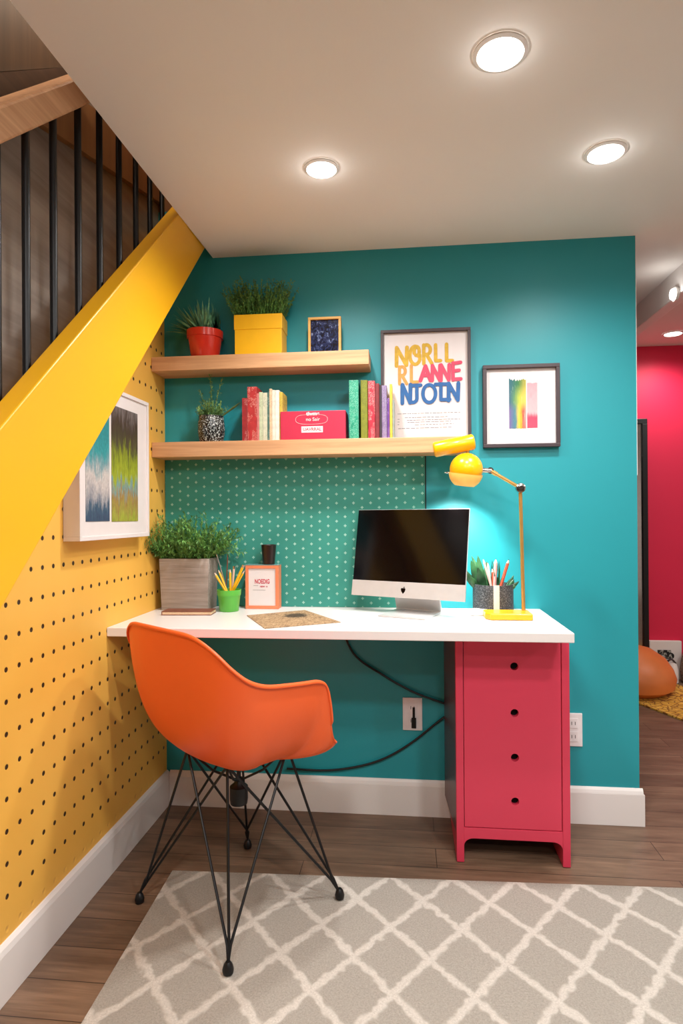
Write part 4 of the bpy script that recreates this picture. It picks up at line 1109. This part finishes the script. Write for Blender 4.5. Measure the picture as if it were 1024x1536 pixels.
# orange bean bag
q = onY(957, 1031, 1.35); cxx = onY(960, 1000, 1.35).x
bm = bmesh.new()
pp = [onY(a, b_, 1.72) for a, b_ in ((957, 969), (1008, 1003), (957, 1030))]
zt = pp[0].z; tipx = pp[1].x
nlo = 40
rings = []
cb = Vector((tipx-.27, 1.72, 0))
prof = [(.05, .004), (.2, .006), (.265, .04), (.28, .085), (.262, .13), (.215, .175), (.14, .215), (.06, .235), (.004, .24)]
sc_ = (zt+.02)/.24
lathe(bm, [(r_, max(.0105, h*sc_)) for r_, h in prof], cb, 48)
for vq in bm.verts:
    w = (vq.co - cb); vq.co += w.normalized()*.012*mnoise.noise(vq.co*6) if w.length > .02 else Vector()
    vq.co.z = max(vq.co.z, .0108)
o = obj('bean_bag', bm, M['beanbag'], smooth=True); tag(o, 'orange leather bean bag behind the end of the teal wall', 'bean bag')
# yellow patterned rug in the hall
def yrug():
    m, nt, b = new_mat('yellow_patterned_rug'); g = NT(nt); co = g.coord()
    vo = g.n('ShaderNodeTexVoronoi'); g.link(g.mapping(co, scale=(26, 26, 1)), vo.inputs['Vector']); vo.inputs['Scale'].default_value = 1; vo.feature = 'DISTANCE_TO_EDGE'
    n = g.noise(co, 40, 3)
    col = g.ramp(n, [(.3, lin((206, 150, 40))), (.7, lin((240, 200, 90)))])
    g.link(g.mix(g.math('LESS_THAN', vo.outputs['Distance'], .07), col, lin((150, 100, 40))), b.inputs['Base Color']); b.inputs['Roughness'].default_value = .9; return m
e0 = onZ(957, 1054, .01); e1 = onZ(1024, 1079, .01); dr = (e1-e0).normalized()
bm = bmesh.new(); nrm = Vector((-dr.y, dr.x, 0))
A = e0 - dr*.25; B_ = e1 + dr*.5
prism(bm, [(p.x, p.y, .001) for p in (A, B_, B_+Vector((.5, .36, 0)), A+Vector((.4, .36, 0)))], (0, 0, .009))
tag(obj('hall_rug', bm, yrug()), 'yellow patterned rug on the hall floor', 'rug')
# white low cabinet with dark picture
x0_ = onY(974, 1000, 2.02).x; x1_ = onY(1022.5, 1000, 2.02).x
t = empty('wall_panel', ((x0_+x1_)/2, 2.035, 0), 0, 'low white board with a dark picture against the pink wall', 'board')
zt = onY(1000, 961.5, 2.02).z
bm = bmesh.new(); bx(bm, x0_, x1_, 2.02, 2.048, .0015, zt); obj('board', bm, M['white'], t, bevel=.003)
a = onY(986, 988, 2.019); c = onY(1006, 975, 2.019)
bm = bmesh.new(); bx(bm, a.x, c.x, 2.016, 2.0198, a.z, c.z); ball(bm, (c.x, 2.017, a.z+.02), .02, 12, 1, .2, 1.1); obj('dark_picture', bm, speckle('black_white_print', (16, 16, 16), (190, 190, 180), 60., .5, .62), t)
# white jug and brown knitted basket at the frame edge
p = onY(1012, 1024, 1.93); pc = Vector((p.x-.02, 1.93, 0)); s_ = (pc-CAM).dot(F2)/F
t = empty('white_jug', pc, 0, 'white jug with dark handle on the floor behind the bean bag', 'jug')
bm = bmesh.new(); lathe(bm, [(.032, .0015), (.04, .01), (.04, .09), (.03, .125), (.022, .14), (.018, .14), (.018, .02)], pc, 28); obj('body', bm, M['white'], t, smooth=True)
bm = bmesh.new(); tube(bm, curve_pts([pc+Vector((.02, -.01, .135)), pc+Vector((-.02, -.04, .165)), pc+Vector((-.05, -.02, .13)), pc+Vector((-.04, 0, .09))], 16), .006, 8); obj('handle', bm, M['frame_dark'], t, smooth=True)
pc = Vector((onY(1026, 1000, 1.93).x+.055, 1.95, 0))
bm = bmesh.new(); lathe(bm, [(.05, .0015), (.066, .02), (.07, .08), (.06, .15), (.05, .2), (.044, .2), (.05, .14), (.055, .04)], pc, 28)
tag(obj('basket', bm, speckle('brown_woven_basket', (84, 56, 42), (190, 160, 140), 90., .4, .65, .9), smooth=True), 'brown and cream woven basket at the right edge beside the white jug', 'basket')

# ================================================================== LIGHT
def area(name, loc, size, e, col, rot=(0, 0, 0), spread=180):
    L = bpy.data.lights.new(name, 'AREA'); L.shape = 'DISK'; L.size = size; L.energy = e; L.color = col; L.spread = math.radians(spread)
    o = bpy.data.objects.new(name, L); C.objects.link(o); o.location = loc; o.rotation_euler = rot; return o
for x, y in ((.75, -2.35), (1.7, -1.9), (1.5, -3.3), (3.0, -2.4)):  # unseen fill lamps added; one near the camera also throws the desk's shadow edge
    area('ceiling_fill', (x, y, H-.02), .2, 24, (1, .98, .955))
area('hall_lamp', (3.2, .6, 2.15), .3, 16, (1, .94, .9))
L = bpy.data.lights.new('stair_fill', 'POINT'); L.energy = 30; L.shadow_soft_size = .08; L.color = (1, .88, .74)  # unseen point lamps added to brighten the stairwell
o = bpy.data.objects.new('stair_fill', L); C.objects.link(o); o.location = (.24, -1.6, 2.75)
L = bpy.data.lights.new('stair_fill', 'POINT'); L.energy = 9; L.shadow_soft_size = .08; L.color = (1, .84, .66)
o = bpy.data.objects.new('stair_fill', L); C.objects.link(o); o.location = (.24, -.5, 2.85)

w = bpy.data.worlds.new('room_air'); bpy.context.scene.world = w; w.use_nodes = True
bg = w.node_tree.nodes['Background']; bg.inputs[0].default_value = (1, .97, .94, 1); bg.inputs[1].default_value = .14

# ================================================================== CAMERA
cd = bpy.data.cameras.new('camera'); cam = bpy.data.objects.new('camera', cd); C.objects.link(cam)
cd.sensor_fit = 'VERTICAL'; cd.sensor_height = 36; cd.lens = F*36/1536; cd.shift_y = (HY-768)/1536
B = -F2
cam.matrix_world = Matrix(((R3.x, U3.x, B.x, CAM.x), (R3.y, U3.y, B.y, CAM.y), (R3.z, U3.z, B.z, CAM.z), (0, 0, 0, 1)))
cd.clip_start = .02
bpy.context.scene.camera = cam
vs_ = bpy.context.scene.view_settings; vs_.view_transform = 'Standard'; vs_.look = 'None'; vs_.exposure = -.36
